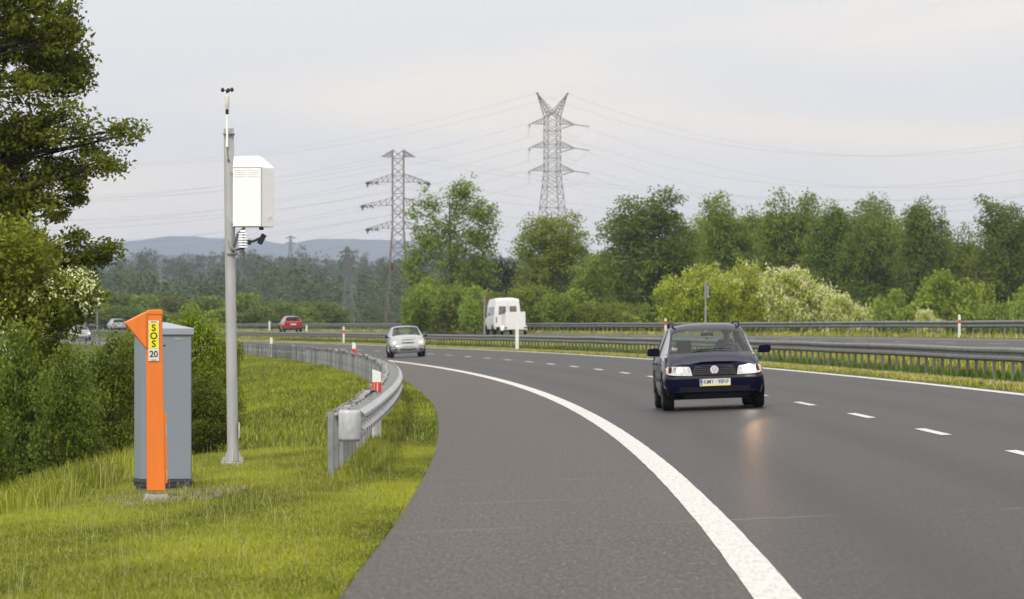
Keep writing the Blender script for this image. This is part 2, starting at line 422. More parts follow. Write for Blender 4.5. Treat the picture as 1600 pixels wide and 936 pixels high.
def build_setting():
    gm = ground_mat()
    # one ground sheet in road coordinates, out to beyond the hills
    ds = np.concatenate([np.arange(-140, 20, 10), np.arange(20, 120, 1.5), np.arange(120, 340, 4), np.arange(340, 700, 12), np.arange(700, 1500, 50), np.arange(1500, 4000, 200), np.arange(4000, 15600, 800)]).astype(float)
    os_ = np.unique(np.concatenate([np.array(PO, float), np.arange(-14, -7.5, 0.4), [-20, -24, -60, -150, -600, -1500, -2500, -3500, -4500, 80, 250, 900, 2000, 3500, 5000]]))
    os_.sort()
    OO, DD = np.meshgrid(os_, ds)
    ZZ = ground(OO, DD)
    XX = cx(DD) + OO
    V = np.stack([XX, DD, ZZ], -1).reshape(-1, 3)
    n = len(os_); idx = np.arange(len(ds) * n).reshape(len(ds), n)
    Q = np.stack([idx[:-1, :-1], idx[:-1, 1:], idx[1:, 1:], idx[1:, :-1]], -1).reshape(-1, 4)
    g = link_mesh('ground', np_mesh('ground', V, Q), gm, smooth=True); tag(g, kind='structure')
    joints = [(41.0, 0.02, 0.09), (63.0, -0.03, 0.05)]
    lane_m = asphalt_mat('lane_asphalt', (0.027, 0.0228, 0.0200), (0.021, 0.0178, 0.0158), 0.3, joints,
                         ((-1.05, 0.5, 0.6), (-2.75, 0.5, 0.6), (1.05, 0.45, 0.45), (2.75, 0.45, 0.45), (13.4, 0.4, 0.2), (11.8, 0.4, 0.2)))
    sh_m = asphalt_mat('shoulder_asphalt', (0.040, 0.0305, 0.0225), (0.054, 0.0415, 0.0305), 0.7, [(47.0, 0.0, 0.05), (53.5, 0.1, 0.05), (41.0, 0.02, 0.05)])
    pm = paint_mat()
    rd = strip('road', -3.99, 4.15, lane_m, no=6); tag(rd, kind='structure')
    sh = strip('hard_shoulder', -6.54, -3.994, sh_m, no=3, jag=0.03, both=False, ds=np.concatenate([np.arange(-140, 20, 8), np.arange(20, 120, 0.6), np.arange(120, 1301, 5)])); tag(sh, kind='structure')
    fr = strip('far_carriageway', 10.25, 20.6, lane_m, no=5); tag(fr, kind='structure')
    dd = np.concatenate([np.arange(24, 120, 0.8), np.arange(120, 1200, 1.5)])
    strip('edge_line', -4.0, -3.74, pm, 0.005, jag=0.004, ds=np.concatenate([np.arange(-140, 24, 4), dd]), parent=rd)
    strip('edge_line', 3.76, 3.98, pm, 0.005, jag=0.006, ds=np.concatenate([np.arange(-140, 24, 4), dd]), parent=rd)
    strip('edge_line', 10.7, 10.92, pm, 0.005, ds=dd, parent=fr)
    strip('edge_line', 18.2, 18.42, pm, 0.005, ds=dd, parent=fr)
    def dashes(name, o, s0, parent, k0, k1):
        V = []; UV = []; Q = []
        for k in range(k0, k1):
            for j in range(4):
                d = s0 + 12 * k + 4 * j / 3
                for oo in (o - 0.07, o + 0.07):
                    V.append((float(cx(d)) + oo, d, road_z(oo) + float(kz(d)) + 0.005)); UV.append((oo, d))
            b = len(V) - 8
            Q += [(b + 2 * j, b + 2 * j + 1, b + 2 * j + 3, b + 2 * j + 2) for j in range(3)]
        me = np_mesh(name, V, Q); ul = me.uv_layers.new(name='UVMap'); UV = np.array(UV, np.float32)
        li = np.empty(len(me.loops), np.int32); me.loops.foreach_get('vertex_index', li); ul.data.foreach_set('uv', UV[li].ravel())
        link_mesh(name, me, pm, parent)
    dashes('lane_line', 0.0, 52.9, rd, -10, 60)
    dashes('lane_line', 14.55, 55.0, fr, -2, 60)
    # hills on the horizon: a real ridge with depth
    hm = mat('hill_forest', (0.030, 0.042, 0.034), rough=1, spec=0.0, var=0.5, scale=0.004)
    def hill(name, pts, dist, depth, z0, seed):
        xs = np.arange(-500, 2101, 12.0); rr = np.random.default_rng(seed)
        ys = np.interp(xs, [p[0] for p in pts], [p[1] for p in pts])
        ys = ys + np.convolve(rr.normal(0, 1.6, len(xs)), np.ones(4) / 4, 'same') + rr.normal(0, 0.35, len(xs))
        H = (HZ - ys) / F * dist + CAM_Z
        rows = np.linspace(-1, 1, 17); V = []
        for r in rows:
            prof_h = 0.5 + 0.5 * math.cos(PI * r)
            und = 1 + 0.10 * np.sin(xs * 0.013 + r * 5) * (1 - prof_h)
            V.append(np.stack([(xs - 800) / F * dist * (1 + r * depth / dist * 0.3), np.full_like(xs, dist + r * depth), z0 + (H - z0) * prof_h * und], -1))
        V = np.concatenate(V); n = len(xs); idx = np.arange(len(rows) * n).reshape(len(rows), n)
        Q = np.stack([idx[:-1, :-1], idx[:-1, 1:], idx[1:, 1:], idx[1:, :-1]], -1).reshape(-1, 4)
        o = link_mesh(name, np_mesh(name, V, Q), hm, smooth=True); tag(o, kind='structure')
    hill('hills', [(-500, 385), (100, 384), (150, 380), (190, 378), (228, 375), (255, 370), (300, 369), (340, 373), (385, 372), (412, 375), (432, 381), (450, 382), (472, 377), (500, 374), (545, 373), (600, 374), (650, 378), (690, 388), (740, 397), (790, 402), (850, 412), (2100, 420)], 12500, 1800, 15, 1)
    hill('hills', [(-500, 404), (150, 402), (230, 398), (330, 401), (450, 405), (600, 408), (700, 411), (790, 409), (900, 415), (2100, 420)], 7800, 900, 15, 2)

# ------------------------------------------------------------------ guardrails
def wbeam_profile():
    # (out, up) section of the corrugated rail, 0.31 m tall
    return [(0.0, 0.0), (0.02, 0.0), (0.075, 0.045), (0.08, 0.075), (0.075, 0.10), (0.015, 0.14), (0.012, 0.155), (0.015, 0.17), (0.075, 0.21), (0.08, 0.235), (0.075, 0.265), (0.02, 0.31), (0.0, 0.31)]

def sweep_rail(name, o, side, d0, d1, z_under, m, parent, base, step=2.0, th=0.004):
    """A rail following offset o; side = +1 bulges to larger o."""
    pr = wbeam_profile(); n = len(pr)
    ds = np.arange(d0, d1 + 0.01, step); V = []; Q = []
    rr = np.random.default_rng(int(d0) + (side > 0))
    wob = np.interp(np.arange(len(ds)), np.arange(0, len(ds) + 8, 4), rr.normal(0, 0.006, len(np.arange(0, len(ds) + 8, 4))))
    for i, d in enumerate(ds):
        c = P(o, d) - base
        zb = float(ground(o, d)) - float(base.z) + z_under + wob[i]
        for (a, h) in pr: V.append((c.x + side * a, c.y, zb + h))
        for (a, h) in pr: V.append((c.x + side * (a - th), c.y, zb + h))
    for i in range(len(ds) - 1):
        for k in range(n - 1):
            a = i * 2 * n + k; b = (i + 1) * 2 * n + k
            Q.append((a, a + 1, b + 1, b)); Q.append((a + n, b + n, b + n + 1, a + n + 1))
        for k in (0, n - 1):
            a = i * 2 * n + k; b = (i + 1) * 2 * n + k
            Q.append((a, b, b + n, a + n))
    ob = link_mesh(name, np_mesh(name, V, Q), m, parent); smooth_by_angle(ob.data, 0.6)
    return ob

def post_mat():
    """Zinc that has aged differently on every post."""
    m = mat('post_zinc', (0.20, 0.205, 0.21), rough=0.6, metal=0.25, spec=0.3, var=0.3, scale=4.0)
    nt = m.node_tree; N = nt.nodes.new; L = nt.links.new
    b = [n for n in nt.nodes if n.type == 'BSDF_PRINCIPLED'][0]; src = b.inputs['Base Color'].links[0].from_socket
    oi = N('ShaderNodeObjectInfo'); geo = N('ShaderNodeNewGeometry'); ad = N('ShaderNodeMath'); ad.operation = 'ADD'
    L(oi.outputs['Random'], ad.inputs[0]); L(geo.outputs['Random Per Island'], ad.inputs[1])
    mr = N('ShaderNodeMapRange'); mr.inputs['From Max'].default_value = 2; mr.inputs['To Min'].default_value = 0.35; mr.inputs['To Max'].default_value = 1.9
    L(ad.outputs[0], mr.inputs['Value'])
    vm = N('ShaderNodeVectorMath'); vm.operation = 'SCALE'; L(src, vm.inputs[0]); L(mr.outputs['Result'], vm.inputs['Scale']); L(vm.outputs[0], b.inputs['Base Color'])
    return m

def post_mesh(h, name='post'):
    b = MB()
    b.box((0, 0, h / 2), (0.006, 0.10, h)); b.box((0.03, -0.047, h / 2), (0.054, 0.006, h)); b.box((0.03, 0.047, h / 2), (0.054, 0.006, h))
    b.box((0.057, -0.037, h / 2), (0.006, 0.014, h)); b.box((0.057, 0.037, h / 2), (0.006, 0.014, h))
    return b.mesh(name)

def build_guardrails():
    steel = mat('galvanised_steel', (0.40, 0.41, 0.42), rough=0.5, metal=0.35, spec=0.4, var=0.22, scale=3.0, dirt=(0.16, 0.15, 0.13, 0.55), bump=0.1)
    steel2 = mat('weathered_steel', (0.17, 0.172, 0.17), rough=0.6, metal=0.25, spec=0.3, var=0.25, scale=2.0, dirt=(0.10, 0.095, 0.09, 0.6))
    postm = post_mat()
    rust = mat('rusty_edge', (0.16, 0.13, 0.10), rough=0.85, var=0.4, scale=12)
    def posts(th, base, o, d0, d1, step, h, m, dx=0.0, spacer=None):
        me = post_mesh(h); me.materials.append(m); d = d0; k = 0; extra = []
        while d < d1:
            c = P(o, d) - base
            c.z -= 0.05
            if k < 100:
                q = bpy.data.objects.new('post', me); COL.objects.link(q); q.parent = th; q.location = c; q.rotation_euler = (0, 0, phi(d))
            else: extra.append((c, phi(d)))
            d += step; k += 1
        if extra:
            b = MB()
            for c, a in extra:
                b.box((c.x, c.y, c.z + h / 2), (0.06, 0.10, h), rz=a)
            tag(b.build('distant_posts', m, th), kind='stuff')
    # ---- near guardrail on the verge of the hard shoulder
    base = P(-7.35, 55.6)
    t = thing('guardrail', 'grey steel guardrail with rounded end beside the grassy hard shoulder edge', 'guardrail', base)
    posts(t, base, -7.42, 55.6, 420, 1.8, 0.80, postm)
    sweep_rail('rail', -7.12, 1, 56.0, 420, 0.43, steel, t, base)
    b = MB(); pr = []
    # bolts along the rail
    d = 57.0
    b.lathe((0, 0, 0), [(0.016, 0), (0.016, 0.014)], 6, 'X'); bolt = b.mesh('bolt'); bolt.materials.append(steel2)
    while d < 95:
        c = P(-7.12, d) - base
        for hh in (0.52, 0.66):
            q = bpy.data.objects.new('bolt', bolt); COL.objects.link(q); q.parent = t; q.location = (c.x + 0.075, c.y, c.z + hh)
        d += 1.0
    # rounded end piece: half tube bending round the first post
    e = MB(); c0 = P(-7.19, 55.5) - base; n = 12; vs = []; fs = []
    for zz in (0.42, 0.455, 0.72, 0.755):
        rr_ = 0.118 if zz in (0.455, 0.72) else 0.108
        for k in range(n + 1):
            a = PI + PI * k / n
            vs.append((c0.x + rr_ * math.cos(a), c0.y + rr_ * math.sin(a) - 0.02, c0.z + zz))
    for zz in (0.755, 0.42):
        pass
    for r_ in range(3):
        for k in range(n): fs.append((r_ * (n + 1) + k, r_ * (n + 1) + k + 1, (r_ + 1) * (n + 1) + k + 1, (r_ + 1) * (n + 1) + k))
    e.add(vs, fs); en = e.build('end_terminal', mat('new_galvanised_steel', (0.50, 0.515, 0.53), rough=0.6, metal=0.15, var=0.22, scale=9, stretch=(1, 1, 0.25), dirt=(0.22, 0.22, 0.215, 0.75)), t, smooth=True)
    md = en.modifiers.new('thick', 'SOLIDIFY'); md.thickness = 0.006
    # spacer brackets between post and rail, and the back strap
    sp_me = MB(); sp_me.box((0.13, 0, 0), (0.26, 0.06, 0.03)); sp_me.box((0.13, 0, -0.16), (0.26, 0.06, 0.03)); sp_me.box((0.25, 0, -0.08), (0.012, 0.12, 0.26))
    sp_me.box((0.10, 0.08, 0.03), (0.05, 0.05, 0.025)); sm_ = sp_me.mesh('spacer'); sm_.materials.append(steel)
    d = 55.6
    d += 1.8
    for k in range(99):
        c = P(-7.40, d) - base
        q = bpy.data.objects.new('spacer', sm_); COL.objects.link(q); q.parent = t; q.location = (c.x + 0.03, c.y, c.z + 0.70); q.rotation_euler = (0, 0, phi(d))
        d += 1.8
    sb = MB(); ds = np.arange(55.6, 421, 1.8); wr = np.random.default_rng(8); wz = wr.normal(0, 0.022, 400); wx = wr.normal(0, 0.02, 400)
    for i in range(len(ds) - 1):
        p, q = P(-7.37, ds[i]) - base, P(-7.37, ds[i + 1]) - base
        p.z += 0.735 + wz[i]; q.z += 0.735 + wz[i + 1]; p.x += wx[i]; q.x += wx[i + 1]; sb.bar(p, q, 0.10, 0.02)
        p2, q2 = p + Vector((-0.045, 0, 0.004)), q + Vector((-0.045, 0, 0.004))
        sb.bar(p2, q2, 0.012, 0.05)
    sb.build('top_strap', mat('weathered_strap', (0.26, 0.25, 0.235), rough=0.8, metal=0.2, var=0.45, scale=1.3, dirt=(0.07, 0.055, 0.04, 0.85)), t)
    # ---- guardrail in the median
    base = P(5.75, 90)
    t = thing('guardrail', 'double sided steel guardrail on the grassy median between both carriageways', 'guardrail', base)
    posts(t, base, 5.75, 84, 720, 1.67, 0.76, postm)
    sweep_rail('rail', 5.69, -1, 84, 720, 0.47, steel2, t, base)
    sweep_rail('rail', 5.84, 1, 84, 720, 0.47, steel2, t, base, step=4.0)
    # ---- guardrail beyond the far carriageway
    base = P(21.3, 150)
    t = thing('guardrail', 'distant steel guardrail beyond the far carriageway in front of the trees', 'guardrail', base)
    posts(t, base, 21.3, 150, 760, 2.0, 0.74, postm)
    sweep_rail('rail', 21.24, -1, 150, 760, 0.45, steel2, t, base, step=4.0)

# ------------------------------------------------------------------ grass
def blades(name, pts, h, w, lean, m, seed=1):
    """pts (n,3) feet of the blades; h, w arrays; each blade is a bent, tapered strip."""
    rr = np.random.default_rng(seed); n = len(pts)
    a = rr.uniform(0, 2 * PI, n); la = rr.uniform(0, 2 * PI, n); ln = np.abs(rr.normal(0, lean, n)) * h
    sx, sy = np.cos(a) * w / 2, np.sin(a) * w / 2
    lx, ly = np.cos(la) * ln, np.sin(la) * ln
    V = np.zeros((n, 5, 3), np.float32)
    V[:, 0] = pts + np.stack([-sx, -sy, np.full(n, -0.02)], -1)
    V[:, 1] = pts + np.stack([sx, sy, np.full(n, -0.02)], -1)
    V[:, 2] = pts + np.stack([sx * 0.8 + lx * 0.35, sy * 0.8 + ly * 0.35, h * 0.6], -1)
    V[:, 3] = pts + np.stack([-sx * 0.8 + lx * 0.35, -sy * 0.8 + ly * 0.35, h * 0.6], -1)
    V[:, 4] = pts + np.stack([lx, ly, h * (1 - 0.25 * np.minimum(ln / h, 1))], -1)
    b = (np.arange(n) * 5)[:, None]
    Q = b + np.array([[0, 1, 2, 3]]); T = b + np.array([[3, 2, 4]])
    o = link_mesh(name, np_mesh(name, V.reshape(-1, 3), Q, T), m)
    return tag(o, kind='stuff')

def grass_mat(name, c0, c1, c2, nscale=0.5):
    m, nt, N, L = nodes_of(name)
    out = N('ShaderNodeOutputMaterial'); b = N('ShaderNodeBsdfPrincipled'); tr = N('ShaderNodeBsdfTranslucent')
    geo = N('ShaderNodeNewGeometry'); tc = N('ShaderNodeTexCoord')
    mp = N('ShaderNodeMapping'); mp.inputs['Scale'].default_value = (1, 0.28, 1)
    n1 = N('ShaderNodeTexNoise'); n1.inputs['Scale'].default_value = nscale; n1.inputs['Detail'].default_value = 5; n1.inputs['Roughness'].default_value = 0.6
    L(tc.outputs['Object'], mp.inputs['Vector']); L(mp.outputs['Vector'], n1.inputs['Vector'])
    r = N('ShaderNodeValToRGB'); e = r.color_ramp.elements
    e[0].position = 0.38; e[0].color = (*c0, 1); e[1].position = 0.60; e[1].color = (*c1, 1)
    L(n1.outputs['Fac'], r.inputs['Fac'])
    mx = N('ShaderNodeMix'); mx.data_type = 'RGBA'; mx.inputs['B'].default_value = (*c2, 1)
    f = N('ShaderNodeMapRange'); f.inputs['From Min'].default_value = 0.55; f.inputs['To Max'].default_value = 0.85
    L(geo.outputs['Random Per Island'], f.inputs['Value']); L(f.outputs['Result'], mx.inputs['Factor']); L(r.outputs['Color'], mx.inputs['A'])
    L(mx.outputs['Result'], b.inputs['Base Color']); L(mx.outputs['Result'], tr.inputs['Color'])
    b.inputs['Roughness'].default_value = 0.7; b.inputs['Specular IOR Level'].default_value = 0.05
    soft_normal(N, L, geo, b, tr, 0.72)
    ms = N('ShaderNodeMixShader'); ms.inputs['Fac'].default_value = 0.25
    L(b.outputs[0], ms.inputs[1]); L(tr.outputs[0], ms.inputs[2]); L(ms.outputs[0], out.inputs['Surface'])
    MATS[name] = m
    return m

def scatter(n, o0, o1, d0, d1, seed, wedge=True):
    rr = np.random.default_rng(seed)
    o = rr.uniform(o0, o1, n); d = rr.uniform(d0, d1, n); X = cx(d) + o
    if wedge:
        k = np.abs(X) < 0.104 * np.abs(d) + 1.2
        o, d, X = o[k], d[k], X[k]
    return o, d, np.stack([X, d, ground(o, d)], -1)

def build_grass():
    gm = grass_mat('verge_grass', (0.125, 0.160, 0.010), (0.385, 0.430, 0.026), (0.54, 0.51, 0.17))
    gm2 = grass_mat('slope_grass', (0.110, 0.152, 0.012), (0.305, 0.360, 0.024), (0.44, 0.43, 0.11), 0.25)
    gm3 = grass_mat('median_grass', (0.26, 0.30, 0.012), (0.46, 0.46, 0.05), (0.62, 0.54, 0.20), 0.4)
    gt = grass_mat('tall_median_grass', (0.06, 0.13, 0.012), (0.11, 0.20, 0.02), (0.18, 0.22, 0.04), 0.6)
    def clump(o, d, s):
        return 0.5 + 0.5 * np.sin(o * 3.1 * s + 1.7 * np.sin(d * 0.9 * s)) * np.sin(d * 1.3 * s + 2.0 * np.sin(o * 1.9 * s))
    rr = np.random.default_rng(11)
    # near verge
    o, d, p = scatter(800000, -12.5, -6.40, 26, 72, 1)
    el = ((o + 8.95) / 0.80) ** 2 + ((d - 53.4) / 3.0) ** 2 + 0.35 * np.sin(o * 9 + d * 2.3) * np.sin(d * 3.1)
    el2 = ((o + 9.22) / 0.5) ** 2 + ((d - 64.0) / 2.2) ** 2
    keep = ((el > 1) & (el2 > 1)) | (rr.uniform(0, 1, len(o)) < 0.16)     # trodden gravel round the column
    o, d, p = o[keep], d[keep], p[keep]
    h = (0.022 + 0.026 * clump(o, d, 1.0) + 0.034 * clump(o, d, 0.31)) * rr.uniform(0.5, 1.35, len(o)); h = h * np.where(o > -6.75, 0.62, 1) * np.where(o < -10, 1.5, 1)
    blades('grass', p, h, rr.uniform(0.003, 0.007, len(o)), 0.8, gm, 2)
    # a few seed stalks
    o, d, p = scatter(3500, -12.5, -6.7, 28, 90, 3)
    h = rr.uniform(0.10, 0.26, len(o)); blades('grass', p, h, np.full(len(o), 0.005), 0.25, mat('seed_stalks', (0.32, 0.32, 0.10), rough=0.9, var=0.3), 4)
    # taller tufts along the guardrail and by the cabinet and bushes
    o1, d1, p1 = scatter(26000, -7.75, -7.05, 55.2, 130, 5)
    o2, d2, p2 = scatter(30000, -13.5, -9.9, 50, 90, 6)
    p = np.concatenate([p1, p2]); h = np.concatenate([rr.uniform(0.05, 0.16, len(p1)), rr.uniform(0.12, 0.42, len(p2))])
    blades('tall_grass', p, h, rr.uniform(0.007, 0.014, len(p)), 0.4, gm, 7)
    # the slope behind the guardrail
    o, d, p = scatter(330000, -26, -6.45, 70, 340, 8)
    k = (rr.uniform(0, 1, len(o)) < np.where(d < 160, 1, 0.6))
    o, d, p = o[k], d[k], p[k]
    h = (0.06 + 0.08 * clump(o, d, 0.4)) * rr.uniform(0.6, 1.5, len(o))
    h = h * np.where(o > -7.0, 0.6, 1)
    blades('grass', p, h, 0.010 + d * 0.00009, 0.6, gm2, 9)
    # median: mown band by the lane, tall grass round the posts
    o, d, p = scatter(90000, 4.12, 10.2, 80, 520, 10)
    h = 0.06 * rr.uniform(0.5, 1.7, len(o)) + 0.05 * np.clip(o - 5.2, 0, 1)
    blades('grass', p, h, 0.012 + d * 0.00010, 0.6, gm3, 12)
    straw = grass_mat('straw_grass', (0.40, 0.36, 0.10), (0.58, 0.50, 0.20), (0.66, 0.58, 0.28), 0.5)
    o, d, p = scatter(30000, 4.75, 5.5, 80, 460, 17)
    blades('grass', p, rr.uniform(0.05, 0.14, len(p)), 0.012 + d * 0.0001, 0.5, straw, 18)
    o, d, p = scatter(26000, 5.35, 6.5, 82, 420, 13)
    k = rr.uniform(0, 1, len(o)) < (0.15 + 0.85 * clump(o * 0.2, d, 0.25)); p = p[k]; d = d[k]
    h = rr.uniform(0.12, 0.36, len(p)); blades('tall_grass', p, h, 0.014 + d * 0.00008, 0.35, gt, 14)
    o, d, p = scatter(60000, 20.75, 30, 180, 640, 15)
    h = rr.uniform(0.08, 0.32, len(o)); blades('tall_grass', p, h, 0.03 + d * 0.0001, 0.5, gm3, 16)
    # bare gravel round the call column
    b = MB(); rr2 = np.random.default_rng(21)
    for _ in range(900):
        oo = -8.95 + rr2.normal(0, 0.42); d_ = 53.4 + rr2.normal(0, 1.5); c = P(oo, d_); r_ = rr2.uniform(0.008, 0.03)
        b.box((c.x, c.y, c.z + r_ * 0.3), (r_ * 2, r_ * 2, r_), rz=rr2.uniform(0, 3), taper=0.6)
    tag(b.build('gravel', mat('grey_gravel', (0.22, 0.20, 0.165), rough=0.95, var=0.35, scale=9)), kind='stuff')
# ------------------------------------------------------------------ trees and shrubs
def leaf_cloud(rng, centres, n_per, spread, size, flat=0.75, droop=0.0, aspect=0.6, out_from=None):
    """Leaf quads scattered round clump centres."""
    C = np.asarray(centres, float); m = len(C)
    n = m * n_per
    base = np.repeat(C, n_per, 0)
    sp = np.repeat(rng.uniform(0.6, 1.35, m) * spread, n_per)
    g = rng.normal(0, 1, (n, 3)); r = np.linalg.norm(g, axis=1, keepdims=True)
    g = g / r * np.minimum(r, 1.9)
    pos = base + g * sp[:, None] * np.array([1, 1, flat]) * 0.62
    # orientation
    nrm = rng.normal(0, 1, (n, 3)); nrm[:, 2] = np.abs(nrm[:, 2]) + 0.35
    if out_from is not None:
        oc = pos - np.asarray(out_from); oc /= np.linalg.norm(oc, axis=1, keepdims=True) + 1e-6; nrm += oc * 0.5
    nrm /= np.linalg.norm(nrm, axis=1, keepdims=True)
    t = np.cross(nrm, rng.normal(0, 1, (n, 3))); t /= np.linalg.norm(t, axis=1, keepdims=True) + 1e-9
    t[:, 2] -= droop; t /= np.linalg.norm(t, axis=1, keepdims=True)
    b = np.cross(nrm, t)
    L_ = (rng.uniform(0.65, 1.3, n) * size)[:, None]; W_ = L_ * aspect
    V = np.stack([pos - t * L_ / 2, pos + b * W_ / 2 + nrm * L_ * 0.06, pos + t * L_ / 2, pos - b * W_ / 2 + nrm * L_ * 0.06], 1).reshape(-1, 3)
    Q = np.arange(n * 4).reshape(n, 4)
    return V, Q

def lobe_points(rng, lobes, n, inner=0.45):
    """Clump centres in a union of ellipsoids (cx, cy, cz, rx, ry, rz), mostly near the skin."""
    lb = np.array(lobes, float); w = lb[:, 3] * lb[:, 4] + lb[:, 3] * lb[:, 5]; w = w / w.sum()
    k = rng.choice(len(lb), n, p=w); g = rng.normal(0, 1, (n, 3)); g /= np.linalg.norm(g, axis=1, keepdims=True)
    r = inner + (1 - inner) * rng.uniform(0, 1, n) ** 0.6
    return lb[k, :3] + g * r[:, None] * lb[k, 3:6], k

def trunk_mb(rng, h, r, limbs, lean=(0, 0), n=7):
    b = MB(); pts = []; rad = []
    for i in range(8):
        t = i / 7; pts.append((lean[0] * t + 0.04 * h * 0.3 * math.sin(3 * t + rng.uniform(0, 1)), lean[1] * t + 0.02 * math.sin(4 * t), -0.3 + (h + 0.3) * t)); rad.append(r * (1.25 - t * 1.1) if i else r * 1.5)
    b.tube(pts, rad, n)
    for (x, y, z) in limbs:
        zt = min(h * 0.92, max(h * 0.12, z - math.hypot(x, y) * rng.uniform(0.4, 0.9))); t = zt / h
        st = Vector((lean[0] * t, lean[1] * t, zt)); en = Vector((x, y, z)); mid = st.lerp(en, 0.5) + Vector((0, 0, -0.04 * h * rng.uniform(0, 1)))
        r1 = max(0.012, r * (1.15 - t) * 0.42)
        b.tube([st, mid, en], [r1, r1 * 0.65, r1 * 0.2], 5)
        for _ in range(3):
            e2 = en + Vector(rng.normal(0, 1, 3)) * (en - st).length * 0.22
            b.tube([mid.lerp(en, 0.4), e2], [r1 * 0.45, r1 * 0.12], 4)
    return b

def tree_proto(seed, lobes, n_cl, n_per, spread, size, h_trunk, r_trunk, bark, leaf, n_limb=14, blossom=None, **kw):
    """Meshes of one tree kind: trunk, crown and perhaps blossom."""
    rng = np.random.default_rng(seed)
    C, k = lobe_points(rng, lobes, n_cl)
    C = C[C[:, 2] > 0.1]
    V, Q = leaf_cloud(rng, C, n_per, spread, size, **kw)
    cm = np_mesh('crown', V, Q); cm.materials.append(leaf)
    limbs = C[rng.choice(len(C), min(n_limb, len(C)), replace=False)]
    tm = trunk_mb(rng, h_trunk, r_trunk, limbs).mesh('trunk'); tm.materials.append(bark)
    res = {'trunk': tm, 'crown': cm}
    if blossom:
        bm_, frac, bsz = blossom
        top = C[np.argsort(C[:, 2] + rng.normal(0, 0.6, len(C)))][int(len(C) * (1 - frac)):]
        V, Q = leaf_cloud(rng, top * np.array([1.06, 1.06, 1.04]) + rng.normal(0, 0.12, top.shape), max(4, int(n_per * 0.8 * frac)), spread * 0.9, bsz, droop=0.6, aspect=0.5)
        fm = np_mesh('blossom', V, Q); fm.materials.append(bm_); res['blossom'] = fm
    return res

def put_tree(name, proto, label, cat, loc, rz=0.0, s=(1, 1, 1), group=None):
    t = thing(name, label, cat, loc, rz, group=group); t.scale = s
    for k, me in proto.items():
        o = bpy.data.objects.new(k, me); COL.objects.link(o); o.parent = t
    return t

def poplar_lobes(rng, h, w, n, base=0.12):
    L = [(0, 0, h * 0.50, w * 0.36, w * 0.36, h * 0.40)]
    for i in range(n):
        a = 2 * PI * i / n + rng.uniform(-0.4, 0.4); r = w * rng.uniform(0.18, 0.34); zc = h * rng.uniform(0.30, 0.74)
        L.append((r * math.cos(a), r * math.sin(a), zc, w * rng.uniform(0.17, 0.24), w * rng.uniform(0.17, 0.24), h * rng.uniform(0.16, 0.25)))
    for i in range(6):
        a = rng.uniform(0, 2 * PI); r = w * rng.uniform(0.02, 0.27)
        L.append((r * math.cos(a), r * math.sin(a), h * rng.uniform(0.66, 0.82), w * 0.15, w * 0.15, h * rng.uniform(0.12, 0.17)))
    L.append((0, 0, h * base + h * 0.1, w * 0.33, w * 0.33, h * 0.14))
    return L

